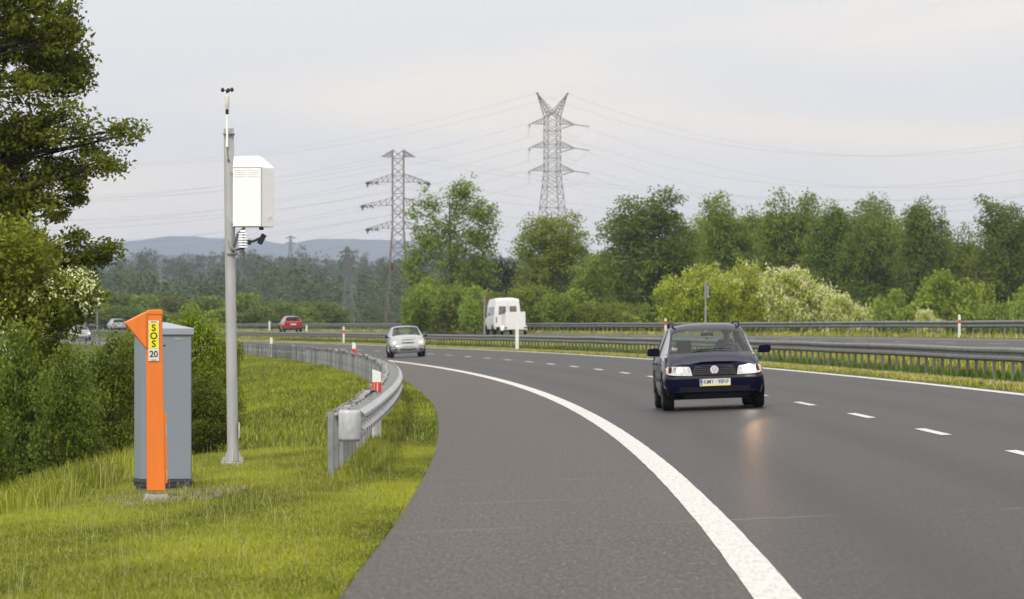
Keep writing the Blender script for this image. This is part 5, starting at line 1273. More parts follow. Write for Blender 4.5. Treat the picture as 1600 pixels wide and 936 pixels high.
def person(label, M, shirt, hair, group=None, skin_c=(0.42, 0.25, 0.18), arms=True):
    """A seated driver or passenger: one continuous body, clothes and hair over it. Local: facing -y, hips at the origin."""
    skin = mat('skin', skin_c, rough=0.55, var=0.06)
    def skinned(name, verts, edges, rad, m, parent):
        me = bpy.data.meshes.new(name); me.from_pydata(verts, edges, [])
        o = bpy.data.objects.new(name, me); COL.objects.link(o)
        md = o.modifiers.new('s', 'SKIN'); sv = me.skin_vertices[0].data
        for k, r in enumerate(rad): sv[k].radius = (r if isinstance(r, tuple) else (r, r))
        sv[0].use_root = True
        o.modifiers.new('u', 'SUBSURF').levels = 1
        dg = bpy.context.evaluated_depsgraph_get(); m2 = bpy.data.meshes.new_from_object(o.evaluated_get(dg))
        bpy.data.objects.remove(o)
        m2.materials.clear(); ob = link_mesh(name, m2, m, parent, smooth=True); return ob
    v = [(0, 0, 0.08), (0, 0.06, 0.25), (0, 0.10, 0.44), (0, 0.08, 0.55), (0, 0.05, 0.64), (0, 0.04, 0.73), (0, 0.05, 0.82),
         (0.17, 0.10, 0.50), (0.24, -0.05, 0.30), (0.16, -0.34, 0.36), (0.14, -0.41, 0.39), (-0.17, 0.10, 0.50), (-0.24, -0.05, 0.30), (-0.16, -0.34, 0.36), (-0.14, -0.41, 0.39),
         (0.10, -0.02, 0.06), (0.13, -0.42, 0.16), (0.12, -0.62, -0.22), (0.12, -0.76, -0.25), (-0.10, -0.02, 0.06), (-0.13, -0.42, 0.16), (-0.12, -0.62, -0.22), (-0.12, -0.76, -0.25), (0, -0.055, 0.715)]
    e = [(0, 1), (1, 2), (2, 3), (3, 4), (4, 5), (5, 6), (2, 7), (7, 8), (8, 9), (9, 10), (2, 11), (11, 12), (12, 13), (13, 14), (0, 15), (15, 16), (16, 17), (17, 18), (0, 19), (19, 20), (20, 21), (21, 22), (5, 23)]
    r = [(0.15, 0.11), (0.14, 0.10), (0.15, 0.10), 0.06, 0.055, (0.078, 0.095), (0.06, 0.075), 0.06, 0.045, 0.032, 0.028, 0.06, 0.045, 0.032, 0.028, 0.085, 0.065, 0.045, 0.04, 0.085, 0.065, 0.045, 0.04, 0.02]
    t = bpy.data.objects.new('person', None); COL.objects.link(t); t.matrix_world = M; tag(t, label, 'person', group)
    skinned('body', v, e, r, skin, t)
    def sub(ids, grow, name, m):
        mp = {k: i for i, k in enumerate(ids)}; ed = [(mp[a], mp[b]) for a, b in e if a in mp and b in mp]
        rad = [tuple(x + grow for x in r[k]) if isinstance(r[k], tuple) else r[k] + grow for k in ids]
        vv = [v[k] for k in ids]; skinned(name, vv, ed, rad, m, t)
    sub([0, 1, 2, 7, 8, 9, 11, 12, 13], 0.014, 'shirt', shirt)
    sub([0, 15, 16, 17, 19, 20, 21], 0.012, 'trousers', mat('dark_trousers', (0.03, 0.035, 0.05), rough=0.9))
    h = MB(); h.ball((0, 0.068, 0.79), 0.098, 12, sz=(0.95, 1.05, 0.9)); h.build('hair', hair, t, smooth=True)
    f = MB()
    for sx in (-1, 1): f.ball((sx * 0.033, -0.042, 0.745), 0.012, 8)
    f.build('eyes', mat('eye_dark', (0.03, 0.02, 0.02), rough=0.3), t)
    m_ = MB(); m_.ball((0, -0.04, 0.672), 0.022, 8, sz=(1, 0.5, 0.3)); m_.build('mouth', mat('lips', (0.35, 0.14, 0.12), rough=0.5), t)
    return t

def car_matrix(o, d, flip=False):
    c = road_pt(o, d)
    return Matrix.Translation(c) @ Matrix.Rotation(phi(d) + (PI if flip else 0), 4, 'Z') @ Matrix.Rotation(-0.037 if not flip else 0.037, 4, 'Y')

def place(t, o, d, flip=False):
    t.scale.z = 0.985; t.location = road_pt(o, d); t.rotation_euler = (0, 0.0175 if flip else -0.037, phi(d) + (PI if flip else 0))

def common_mats():
    return dict(tyre=mat('tyre_rubber', (0.018, 0.018, 0.018), rough=0.85, spec=0.2), black=mat('black_trim', (0.014, 0.014, 0.016), rough=0.55, spec=0.3),
                inter=mat('cabin_black', (0.016, 0.016, 0.017), rough=0.95, spec=0.05), seat=mat('seat_cloth', (0.028, 0.028, 0.032), rough=0.95, spec=0.1),
                glass=glass_mat('car_glass', (0.80, 0.92, 0.86), 0.02, 0.88), chrome=mat('chrome', (0.7, 0.7, 0.72), rough=0.15, metal=1.0, var=0.02),
                lamp=mat('headlamp_lens', (0.46, 0.46, 0.45), rough=0.12, spec=0.6, var=0.35, scale=14), amber=mat('indicator_amber', (0.62, 0.36, 0.26), rough=0.25),
                red=mat('tail_lamp_red', (0.35, 0.012, 0.01), rough=0.2), rim=mat('alloy_rim', (0.30, 0.30, 0.31), rough=0.35, metal=0.6),
                plate=mat('plate_white', (0.72, 0.72, 0.70)), bulb=mat('lit_headlamp', (0.9, 0.88, 0.8), emit=(1.0, 0.86, 0.66, LAMP_E), var=0.01), dimbulb=mat('lit_headlamp_warm', (0.9, 0.85, 0.7), emit=(1.0, 0.80, 0.55, LAMP_E * 0.05), var=0.01))

def build_estate(C):
    paint = mat('navy_paint', (0.004, 0.005, 0.022), rough=0.16, spec=0.06, coat=0.0, var=0.1)
    L = 4.66; h = L / 2
    t = thing('estate_car', 'dark navy blue estate car with lit headlights and roof rails driving towards the viewer', 'car', (0, 0, 0))
    np_ = [(0, 0.10, 0.20), (0.66, 0.09, 0.20), (0.79, 0.035, 0.28), (0.845, 0.0, 0.42), (0.86, 0.015, 0.56), (0.845, 0.075, 0.60), (0.775, 0.15, 0.755), (0.68, 0.23, 0.805), (0.40, 0.20, 0.828), (0, 0.185, 0.836)]
    SCL = ((0.60, 0.0), (0.84, 0.025), (0.955, 0.10), (1.0, 0.26))
    R = nose_rings(np_, SCL)
    def st(y, pts, ys=None): return [(x, y + (ys[k] if ys else 0), z) for k, (x, z) in enumerate(pts)]
    R.append(st(0.62, [(0, .18), (.72, .18), (.83, .24), (.868, .42), (.870, .58), (.852, .70), (.785, .815), (.69, .875), (.40, .912), (0, .922)]))
    R.append(st(1.28, [(0, .18), (.74, .18), (.84, .24), (.87, .42), (.872, .60), (.81, .86), (.735, .945), (.695, .972), (.40, 1.008), (0, 1.02)], [0, 0, 0, 0, 0, 0, 0.03, 0.03, -.06, -.09]))
    lo = [(0, .18), (.74, .18), (.84, .24), (.87, .42), (.872, .62), (.815, .915)]
    R.append(st(1.92, lo + [(.645, 1.285), (.595, 1.325), (.35, 1.368), (0, 1.382)], [0] * 6 + [0.02, 0, -0.05, -0.07]))
    R.append(st(2.14, lo + [(.632, 1.37), (.575, 1.412), (.35, 1.452), (0, 1.466)]))
    R.append(st(2.54, lo + [(.632, 1.40), (.575, 1.445), (.35, 1.487), (0, 1.50)]))
    R.append(st(2.64, lo + [(.632, 1.402), (.575, 1.447), (.35, 1.489), (0, 1.502)]))
    R.append(st(3.42, lo + [(.61, 1.402), (.55, 1.446), (.35, 1.484), (0, 1.497)]))
    R.append(st(3.54, lo + [(.61, 1.398), (.55, 1.442), (.35, 1.48), (0, 1.492)]))
    R.append(st(4.12, lo + [(.622, 1.385), (.578, 1.42), (.35, 1.452), (0, 1.463)]))
    R.append(st(4.25, [(0, .22), (.74, .22), (.84, .26), (.868, .42), (.868, .64), (.855, .93), (.615, 1.37), (.57, 1.405), (.35, 1.435), (0, 1.445)]))
    R.append(st(4.56, [(0, .26), (.72, .26), (.81, .30), (.85, .44), (.85, .64), (.82, .90), (.70, .955), (.655, .965), (.35, .97), (0, .975)]))
    R.append(st(4.66, [(0, .30), (.66, .30), (.72, .34), (.76, .46), (.76, .62), (.72, .80), (.66, .86), (.58, .88), (.35, .89), (0, .89)]))
    R = [[(x, y - h, z) for x, y, z in r] for r in R]
    # spans: 0-3 nose, 4 fender->cowl ... index of the cowl ring is 5
    glass = {}
    glass[(5, 7)] = glass[(5, 8)] = 'windscreen'
    for i in (5, 6, 7, 9, 11): glass[(i, 5)] = 'side_window'
    glass[(13, 7)] = glass[(13, 8)] = 'rear_window'
    build_shell(t, R, paint, glass, C['glass'])
    pr = [(x, y - h, z) for x, y, z in np_]; f = surf_fn(pr, SCL)
    patch('bumper_strip', f, cols(-0.855, 0.855, .545, .545, .585, .585, 24), C['black'], t, 0.012)
    for sd in (-1, 1):
        hl = patch('headlight', f, [(sd * x, a, b_) for x, a, b_ in [(0.385, .598, .615), (0.40, .598, .70), (0.425, .598, .752), (0.50, .600, .757), (0.60, .605, .762), (0.70, .612, .765), (0.775, .625, .762), (0.815, .645, .735)]], C['lamp'], t, 0.022)
        patch('indicator', f, [(sd * x, a, b_) for x, a, b_ in [(0.735, .616, .764), (0.775, .625, .762), (0.815, .645, .735)]], C['amber'], hl, 0.026)
        y0 = f(sd * 0.57, 0.69)
        b = MB(); b.lathe((sd * 0.595, y0 - 0.026, 0.69), [(0.02, -0.012), (0.070, -0.006), (0.077, 0.02)] if sd > 0 else [(0.02, -0.012), (0.045, -0.006), (0.052, 0.02)], 16, 'Y'); b.build('bulb', C['bulb'] if sd > 0 else C['dimbulb'], hl, smooth=True)
        sp = bpy.data.lights.new('headlight_beam', 'SPOT'); sp.energy = BEAM_W if sd > 0 else BEAM_W * 0.03; sp.color = (1.0, 0.55, 0.28); sp.spot_size = math.radians(10); sp.spot_blend = 1.0; sp.shadow_soft_size = 0.05
        so = bpy.data.objects.new('headlight_beam', sp); COL.objects.link(so); so.parent = hl; so.location = (sd * 0.595, y0 - 0.09, 0.69); so.rotation_euler = (math.radians(-90.6 + 180 - 0.0), 0, math.radians(180)) if False else (math.radians(-89.4), 0, 0)
    g = patch('grille', f, [(-0.372, .603, .612), (-0.355, .603, .69), (-0.325, .603, .762), (-0.2, .603, .772), (0, .603, .776), (0.2, .603, .772), (0.325, .603, .762), (0.355, .603, .69), (0.372, .603, .612)], C['black'], t, 0.014)
    sl = MB()
    for k in range(4):
        z = .625 + k * 0.037; wd = 0.36 - k * 0.012; sl.bar((-wd, f(0.3, z) - 0.02, z), (wd, f(0.3, z) - 0.02, z), 0.012, 0.009)
    sl.build('grille_bars', mat('grille_grey', (0.05, 0.05, 0.055), rough=0.4), g)
    # round emblem: ring with a V over a W
    yb = f(0, .69) - 0.03; e = MB(); n = 24
    e.lathe((0, yb, .69), [(0.066, 0.0), (0.066, -0.004)], n, 'Y')
    em = e.build('emblem', mat('emblem_blue_grey', (0.42, 0.44, 0.50), rough=0.35, metal=0.1), t)
    w = MB(); pts = [(math.cos(2 * PI * k / n) * 0.063, yb - 0.006, .69 + math.sin(2 * PI * k / n) * 0.063) for k in range(n + 1)]
    w.tube(pts, 0.0075, 6, cap=False)
    def stroke(p): 
        for a, c in zip(p[:-1], p[1:]): w.bar((a[0], yb - 0.007, .69 + a[1]), (c[0], yb - 0.007, .69 + c[1]), 0.010, 0.011)
    stroke([(-0.024, 0.056), (0, 0.006), (0.024, 0.056)]); stroke([(-0.052, 0.030), (-0.026, -0.052), (0, -0.004), (0.026, -0.052), (0.052, 0.030)])
    w.build('emblem_letters', mat('emblem_silver', (0.9, 0.9, 0.9), rough=0.25, metal=0.1), em)
    # number plate
    yp = f(0, .48) - 0.02; p = MB(); p.box((0, yp, .475), (0.525, 0.012, 0.125)); pl = p.build('number_plate', C['plate'], t)
    p = MB(); p.box((-0.237, yp - 0.007, .482), (0.042, 0.004, 0.104)); p.build('plate_band', mat('plate_blue', (0.02, 0.06, 0.42), rough=0.4), pl)
    p = MB(); p.box((0, yp - 0.007, .4215), (0.522, 0.004, 0.016)); p.build('plate_frame', mat('plate_frame_yellow', (0.80, 0.70, 0.06), rough=0.4), pl)
    p = MB()
    for k in range(12): p.box((-0.237 + 0.012 * math.cos(k * PI / 6), yp - 0.0095, .508 + 0.012 * math.sin(k * PI / 6)), (0.004, 0.002, 0.004))
    p.build('plate_stars', mat('plate_frame_yellow', (0.8, 0.7, 0.06)), pl)
    MT = lambda x, z: Matrix.Translation((x, yp - 0.0075, z)) @ Matrix.Rotation(PI / 2, 4, 'X')
    bk = mat('print_black', (0.02, 0.02, 0.02))
    text_part('plate_lettering', 'PL', 0.032, mat('plate_white', (0.72, 0.72, 0.70)), pl, Matrix.Translation((-0.237, yp - 0.0095, .452)) @ Matrix.Rotation(PI / 2, 4, 'X'), 0.0008, 0.0008)
    text_part('plate_lettering', 'KMY', 0.105, bk, pl, MT(-0.108, .482), 0.0008, 0.0004, 0.86)
    text_part('plate_lettering', '98NF', 0.105, bk, pl, MT(0.142, .482), 0.0008, 0.0004, 0.80)
    p = MB(); p.lathe((0.013, yp - 0.006, .482), [(0.010, 0), (0.010, -0.003)], 10, 'Y'); p.build('plate_seal', mat('plate_seal_grey', (0.35, 0.36, 0.38), rough=0.3), pl)
    patch('lower_intake', f, cols(-0.60, 0.60, .335, .335, .405, .405, 12), C['black'], t, 0.004)
    patch('lower_lip', f, cols(-0.74, 0.74, .20, .20, .275, .275, 14), C['black'], t, 0.006)
    patch('bumper_crease', f, cols(-0.80, 0.80, .318, .318, .330, .330, 18), mat('navy_crease', (0.03, 0.032, 0.05), rough=0.3), t, 0.012)
    for sd in (-1, 1):
        b = MB(); b.prism([(-0.11, -0.07), (0.08, -0.075), (0.115, -0.03), (0.11, 0.05), (0.06, 0.075), (-0.10, 0.06)], -0.06, 0.06)
        m_ = b.build('mirror', paint, t, bevel=0.02); m_.location = (sd * 0.965, 1.60 - h, 1.02)
        a = MB(); a.bar((sd * 0.85, 1.62 - h, 0.965), (sd * 0.90, 1.61 - h, 0.985), 0.05, 0.035); a.build('mirror_arm', C['black'], m_).location = (-sd * 0.965, -(1.60 - h), -1.02)
        r = MB(); r.tube([(sd * .575, 2.25 - h, 1.44), (sd * .575, 2.36 - h, 1.505), (sd * .578, 3.2 - h, 1.52), (sd * .57, 4.0 - h, 1.49), (sd * .565, 4.1 - h, 1.42)], 0.017, 8)
        r.prism([(2.24 - h, 1.42), (2.42 - h, 1.45), (2.36 - h, 1.52), (2.32 - h, 1.515)], sd * .575 - 0.016, sd * .575 + 0.016, 'X'); r.build('roof_rail', C['black'], t)
        wp = MB(); wp.bar((sd * 0.05 - 0.25, 1.20 - h, 1.035), (sd * 0.05 + 0.33, 1.30 - h, 1.045), 0.014, 0.02); wp.build('wiper', C['black'], t)
        dh = MB()
        for yy in (2.44, 3.36): dh.bar((sd * 0.885, yy - h, 0.80), (sd * 0.885, yy + 0.17 - h, 0.81), 0.03, 0.035)
        dh.build('door_handle', paint, t)
        ss = MB(); ss.bar((sd * 0.876, 1.3 - h, 0.52), (sd * 0.876, 3.4 - h, 0.53), 0.014, 0.06); ss.build('side_strip', C['black'], t)
    q = MB(); q.box((-0.60, 1.45 - h, 1.06), (0.10, 0.004, 0.04)); q.build('windscreen_sticker', C['plate'], t)
    q = MB(); q.box((0, 2.0 - h, 1.30), (0.22, 0.03, 0.06)); q.build('rear_view_mirror', C['black'], t)
    q = MB(); q.box((0.0, 2.05 - h, 1.21), (0.05, 0.01, 0.075)); q.build('hanging_air_freshener', C['plate'], t)
    q = MB(); q.box((0, 1.72 - h, 0.89), (1.5, 0.62, 0.18)); q.box((0, 3.0 - h, 0.42), (1.55, 2.6, 0.3)); q.box((0, 4.1 - h, 0.62), (1.5, 0.7, 0.55)); q.build('cabin', C['inter'], t)
    q = MB(); n = 20; q.tube([(0.37 + 0.185 * math.cos(2 * PI * k / n), 1.98 - h + 0.06 * math.sin(2 * PI * k / n), 0.93 + 0.175 * math.sin(2 * PI * k / n)) for k in range(n + 1)], 0.016, 6, cap=False); q.build('steering_wheel', C['black'], t)
    seat_set(t, ((0.37, 2.45 - h, 0.5), (-0.37, 2.45 - h, 0.5)), C['seat'])
    b = MB(); b.box((0, 3.3 - h, 0.5), (1.35, 0.5, 0.2)); b.prism([(3.5 - h, .45), (3.64 - h, .45), (3.72 - h, 1.0), (3.62 - h, 1.0)], -0.66, 0.66, 'X'); b.build('rear_bench', C['seat'], t, bevel=0.03)
    wp = [(sd * 0.775, y - h) for sd in (-1, 1) for y in (0.91, 3.61)]
    arches(t, wp, 0.315, 0.872); wheels(t, wp, 0.315, 0.20, C['rim'], C['tyre'])
    return t

def hatch_rings(W, h, H, nose, short=True):
    w = W / 2
    pass

def build_hatch(C, name, label, paint, L=3.62, W=1.66, H=1.50, lit=True, wing=None):
    h = L / 2; w = W / 2; k = H / 1.50
    t = thing(name, label, 'car')
    np_ = [(0, 0.10, 0.20), (w * .78, 0.09, 0.20), (w * .92, 0.03, 0.28), (w * .97, 0.0, 0.40), (w * .985, 0.02, 0.54), (w * .98, 0.09, 0.62), (w * .93, 0.20, 0.775), (w * .80, 0.30, 0.83), (w * .45, 0.27, 0.85), (0, 0.26, 0.86)]
    SCL = ((0.55, 0.0), (0.80, 0.035), (0.95, 0.14), (1.0, 0.32))
    R = nose_rings(np_, SCL)
    def st(y, pts, ys=None): return [(x, y + (ys[k_] if ys else 0), z) for k_, (x, z) in enumerate(pts)]
    R.append(st(0.66, [(0, .19), (w * .85, .19), (w * .96, .25), (w, .42), (w * 1.002, .60), (w * .995, .74), (w * .95, .88), (w * .82, .935), (w * .45, .97), (0, .985)]))
    R.append(st(1.02, [(0, .19), (w * .86, .19), (w * .97, .25), (w, .42), (w * 1.003, .62), (w * .99, .90), (w * .88, .985), (w * .82, 1.01), (w * .45, 1.06), (0, 1.075)], [0, 0, 0, 0, 0, 0, 0.06, 0.06, -.04, -.07]))
    lo = [(0, .19), (w * .86, .19), (w * .97, .25), (w, .42), (w * 1.003, .64), (w * .985, .94)]
    R.append(st(1.76, lo + [(w * .745, 1.365 * k), (w * .69, 1.41 * k), (w * .42, 1.45 * k), (0, 1.462 * k)], [0] * 6 + [0.03, 0, -0.06, -0.08]))
    R.append(st(2.05, lo + [(w * .745, 1.40 * k), (w * .69, 1.445 * k), (w * .42, 1.485 * k), (0, 1.497 * k)]))
    R.append(st(2.15, lo + [(w * .745, 1.402 * k), (w * .69, 1.447 * k), (w * .42, 1.487 * k), (0, 1.499 * k)]))
    R.append(st(L - 0.62, lo + [(w * .74, 1.385 * k), (w * .685, 1.43 * k), (w * .42, 1.465 * k), (0, 1.477 * k)]))
    R.append(st(L - 0.36, [(0, .22), (w * .86, .22), (w * .97, .26), (w, .42), (w * 1.0, .64), (w * .97, .96), (w * .73, 1.35 * k), (w * .67, 1.39 * k), (w * .42, 1.42 * k), (0, 1.43 * k)]))
    R.append(st(L - 0.10, [(0, .26), (w * .82, .26), (w * .93, .30), (w * .97, .44), (w * .97, .64), (w * .94, .88), (w * .86, .955), (w * .80, .97), (w * .42, .985), (0, .99)]))
    R.append(st(L, [(0, .30), (w * .74, .30), (w * .82, .34), (w * .86, .46), (w * .86, .62), (w * .83, .78), (w * .76, .85), (w * .70, .87), (w * .42, .88), (0, .885)]))
    R = [[(x, y - h, z) for x, y, z in r] for r in R]
    glass = {(5, 7): 'windscreen', (5, 8): 'windscreen', (5, 5): 'side_window', (6, 5): 'side_window', (8, 5): 'side_window', (10, 7): 'rear_window', (10, 8): 'rear_window'}
    build_shell(t, R, paint, glass, C['glass'])
    pr = [(x, y - h, z) for x, y, z in np_]; f = surf_fn(pr, SCL)
    for sd in (-1, 1):
        hl = patch('headlight', f, [(sd * w * x, a, b_) for x, a, b_ in ((.56, .66, .70), (.66, .625, .755), (.78, .62, .80), (.88, .64, .80), (.93, .69, .78))], C['lamp'], t, 0.006)
        if lit:
            x = sd * w * .76; b = MB(); b.lathe((x, f(x, .70) - 0.015, .70), [(0.02, -0.014), (0.055, -0.006), (0.065, 0.03)], 16, 'Y'); b.build('bulb', C['dimbulb'], hl, smooth=True)
        m_ = MB(); m_.ball((sd * (w + 0.10), 1.30 - h, 1.0), 0.09, 12, sz=(1, .6, .75)); m_.bar((sd * (w - 0.02), 1.32 - h, .96), (sd * (w + .06), 1.3 - h, .98), .04, .04); m_.build('mirror', C['black'], t, smooth=True)
        tl = MB(); tl.prism([(.60, .72), (.93, .70), (.95, .95), (.88, 1.02), (.80, 1.0)] if False else [(sd * w * .72, .66), (sd * w * .90, .66), (sd * w * .94, .88), (sd * w * .86, .94), (sd * w * .78, .92)], h - 0.14, h - 0.005); tl.build('tail_light', C['red'], t)
    patch('grille', f, [(x * w, .655 + 0.02 * abs(x), .72 - 0.04 * abs(x) ** 2) for x in np.linspace(-.36, .36, 9)], C['black'], t, 0.004)
    patch('lower_intake', f, [(x * w, .335 + .03 * (x / .5) ** 2, .43) for x in np.linspace(-.48, .48, 9)], C['black'], t, 0.006)
    for sd in (-1, 1): patch('fog_light_recess', f, [(sd * w * x, .345, .42) for x in (.62, .70, .80, .86)], C['black'], t, 0.006); patch('bumper_strip', f, [(sd * w * x, .505, .535) for x in (.60, .72, .84, .93, .975)], C['black'], t, 0.010)
    b = MB(); b.box((0, f(0, .48) - 0.012, .485), (0.52, 0.012, 0.115)); b.build('number_plate', mat('dull_plate', (0.38, 0.38, 0.38), rough=0.5), t)
    b = MB(); b.box((0, h + 0.008, .70), (0.52, 0.012, 0.115)); b.build('rear_number_plate', C['plate'], t)
    b = MB(); b.box((0, h - 0.03, .36), (W * .9, 0.16, 0.16)); b.build('rear_bumper', mat('bumper_grey', (0.05, 0.045, 0.045), rough=0.6), t, bevel=0.03)
    q = MB(); q.box((0, 1.45 - h, .90), (W * .86, 0.6, 0.2)); q.box((0, 2.3 - h, 0.42), (W * .88, 1.8, 0.3)); q.box((0, L - .62 - h, 0.62), (W * .86, .5, 0.5)); q.build('cabin', C['inter'], t)
    seat_set(t, ((0.36, 2.08 - h, 0.48), (-0.36, 2.08 - h, 0.48)), C['seat'])
    n = 16; q = MB(); q.tube([(0.36 + 0.18 * math.cos(2 * PI * k_ / n), 1.66 - h + 0.06 * math.sin(2 * PI * k_ / n), 0.95 + 0.165 * math.sin(2 * PI * k_ / n)) for k_ in range(n + 1)], 0.016, 6, cap=False); q.build('steering_wheel', C['black'], t)
    wp = [(sd * (w - 0.095), y - h) for sd in (-1, 1) for y in (0.72, L - 0.55)]
    arches(t, wp, 0.29, w * 1.003); wheels(t, wp, 0.29, 0.185, C['rim'], C['tyre'])
    return t

def build_minibus(C):
    white = mat('van_white', (0.80, 0.80, 0.79), rough=0.35, coat=0.4, var=0.03, dirt=(0.6, 0.58, 0.54, 0.25))
    t = thing('minibus', 'white high roofed minibus seen from behind on the far carriageway', 'van')
    L = 5.4; h = L / 2
    def st(y, w, zt, zn=None): 
        return [(x * w, y - h, z) for x, z in ((0, .30), (.80, .30), (.95, .38), (1.0, .60), (1.0, .95), (.985, 1.22))] + [(x * w, y - h, z) for x, z in ((.93, min(zt - .12, 1.95)), (.86, zt - 0.08), (.45, zt), (0, zt + .01))]
    def low(y, w, zb): return [(x * w, y - h, z) for x, z in ((0, .30), (.80, .30), (.95, .38), (1.0, .60), (1.0, .78), (.98, zb - .10), (.90, zb - .03), (.80, zb), (.45, zb + .03), (0, zb + .04))]
    R = [low(0.0, .70, .95), low(.06, .85, .98), low(.22, .95, 1.03), low(.85, .97, 1.22), st(1.55, .97, 2.25), st(2.0, .97, 2.46), st(2.1, .97, 2.47), st(3.2, .97, 2.48), st(3.32, .97, 2.48), st(4.5, .97, 2.48), st(5.2, .965, 2.46), st(5.33, .95, 2.42), st(5.4, .90, 2.34)]
    glass = {(3, 7): 'windscreen', (3, 8): 'windscreen', (3, 5): 'side_window'}
    build_shell(t, R, white, glass, C['glass'])
    dk = glass_mat('tinted_glass', (0.10, 0.11, 0.12), 0.05, 0.5); dkg = mat('dark_window', (0.05, 0.055, 0.06), rough=0.08, spec=0.6, var=0.3)
    for sd in (-1, 1):
        for (y0, y1) in ((2.05, 3.05), (3.15, 4.10), (4.18, 5.05)):
            b = MB(); xb, xt = .972, .925
            b.add([(sd * (xb * .97 + .012), y0 - h, 1.27), (sd * (xb * .97 + .012), y1 - h, 1.27), (sd * (.93 * .97 + .018), y1 - h, 1.88), (sd * (.93 * .97 + .018), y0 - h, 1.88), (sd * .9, y0 - h, 1.27), (sd * .9, y1 - h, 1.27), (sd * .86, y1 - h, 1.88), (sd * .86, y0 - h, 1.88)], [(0, 1, 2, 3), (4, 5, 6, 7), (0, 1, 5, 4), (1, 2, 6, 5), (2, 3, 7, 6), (3, 0, 4, 7)])
            b.build('side_window', mat('side_window_glass', (0.20, 0.24, 0.29), rough=0.1, spec=0.6, var=0.2), t)
        b = MB(); b.prism([(sd * .13, 1.35), (sd * .66, 1.35), (sd * .62, 1.92), (sd * .13, 1.92)], h - 0.02, h + 0.012); b.build('rear_window', mat('rear_window_glass', (0.16, 0.12, 0.11), rough=0.1, spec=0.5, var=0.5, scale=3), t, bevel=0.004)
        b = MB(); b.prism([(sd * .78, .80), (sd * .86, .80), (sd * .855, 1.2), (sd * .78, 1.2)], h - 0.06, h + 0.014); b.build('tail_light', C['red'], t)
        b = MB(); b.box((sd * 1.10, 1.25 - h, 1.35), (.16, .1, .28)); b.bar((sd * .92, 1.27 - h, 1.25), (sd * 1.05, 1.25 - h, 1.3), .05, .05); b.build('mirror', C['black'], t, bevel=0.02)
    b = MB(); b.box((0, h + 0.006, 1.3), (0.012, 0.02, 1.7)); b.build('door_gap', C['black'], t)
    b = MB(); b.box((0, h + 0.0, 0.42), (1.7, 0.22, 0.22)); b.build('rear_bumper', C['black'], t, bevel=0.03)
    wp = [(sd * .84, y - h) for sd in (-1, 1) for y in (1.0, 4.25)]; arches(t, wp, .33, .972); wheels(t, wp, .33, .21, C['rim'], C['tyre'])
    return t

def build_trailer(C):
    white = mat('trailer_white', (0.80, 0.80, 0.78), rough=0.45, var=0.04, dirt=(0.6, 0.58, 0.54, 0.3))
    t = thing('car_trailer', 'white box trailer with upright tail ramp towed behind the white minibus', 'trailer')
    b = MB(); b.box((0, 0, .95), (1.36, 2.2, 1.05)); b.build('box', white, t, bevel=0.02)
    b = MB(); b.box((0, 1.13, 1.0), (1.42, 0.05, 1.25)); b.build('tail_ramp', white, t, bevel=0.01)
    b = MB(); b.box((0, 0, .40), (1.5, 2.3, .07)); b.bar((0, -1.1, .42), (0, -2.2, .45), .08, .08); b.bar((-.5, -1.1, .42), (0, -1.9, .45), .06, .06); b.bar((.5, -1.1, .42), (0, -1.9, .45), .06, .06); b.build('chassis', mat('trailer_frame_pale', (0.55, 0.54, 0.50), rough=0.5), t)
    for sd in (-1, 1):
        f = MB(); n = 12; f.prism([(.35 * math.cos(PI * k / n), .30 + .35 * math.sin(PI * k / n)) for k in range(n + 1)] + [(.31 * math.cos(PI * k / n), .30 + .31 * math.sin(PI * k / n)) for k in range(n, -1, -1)], sd * .70, sd * .94, 'X'); f.build('mudguard', white, t)
        q = MB(); q.box((sd * .70, 1.165, .50), (.2, .03, .1)); q.build('tail_light', C['red'], t)
    wp = [(-.83, 0), (.83, 0)]; wheels(t, wp, .29, .16, C['rim'], C['tyre'])
    return t

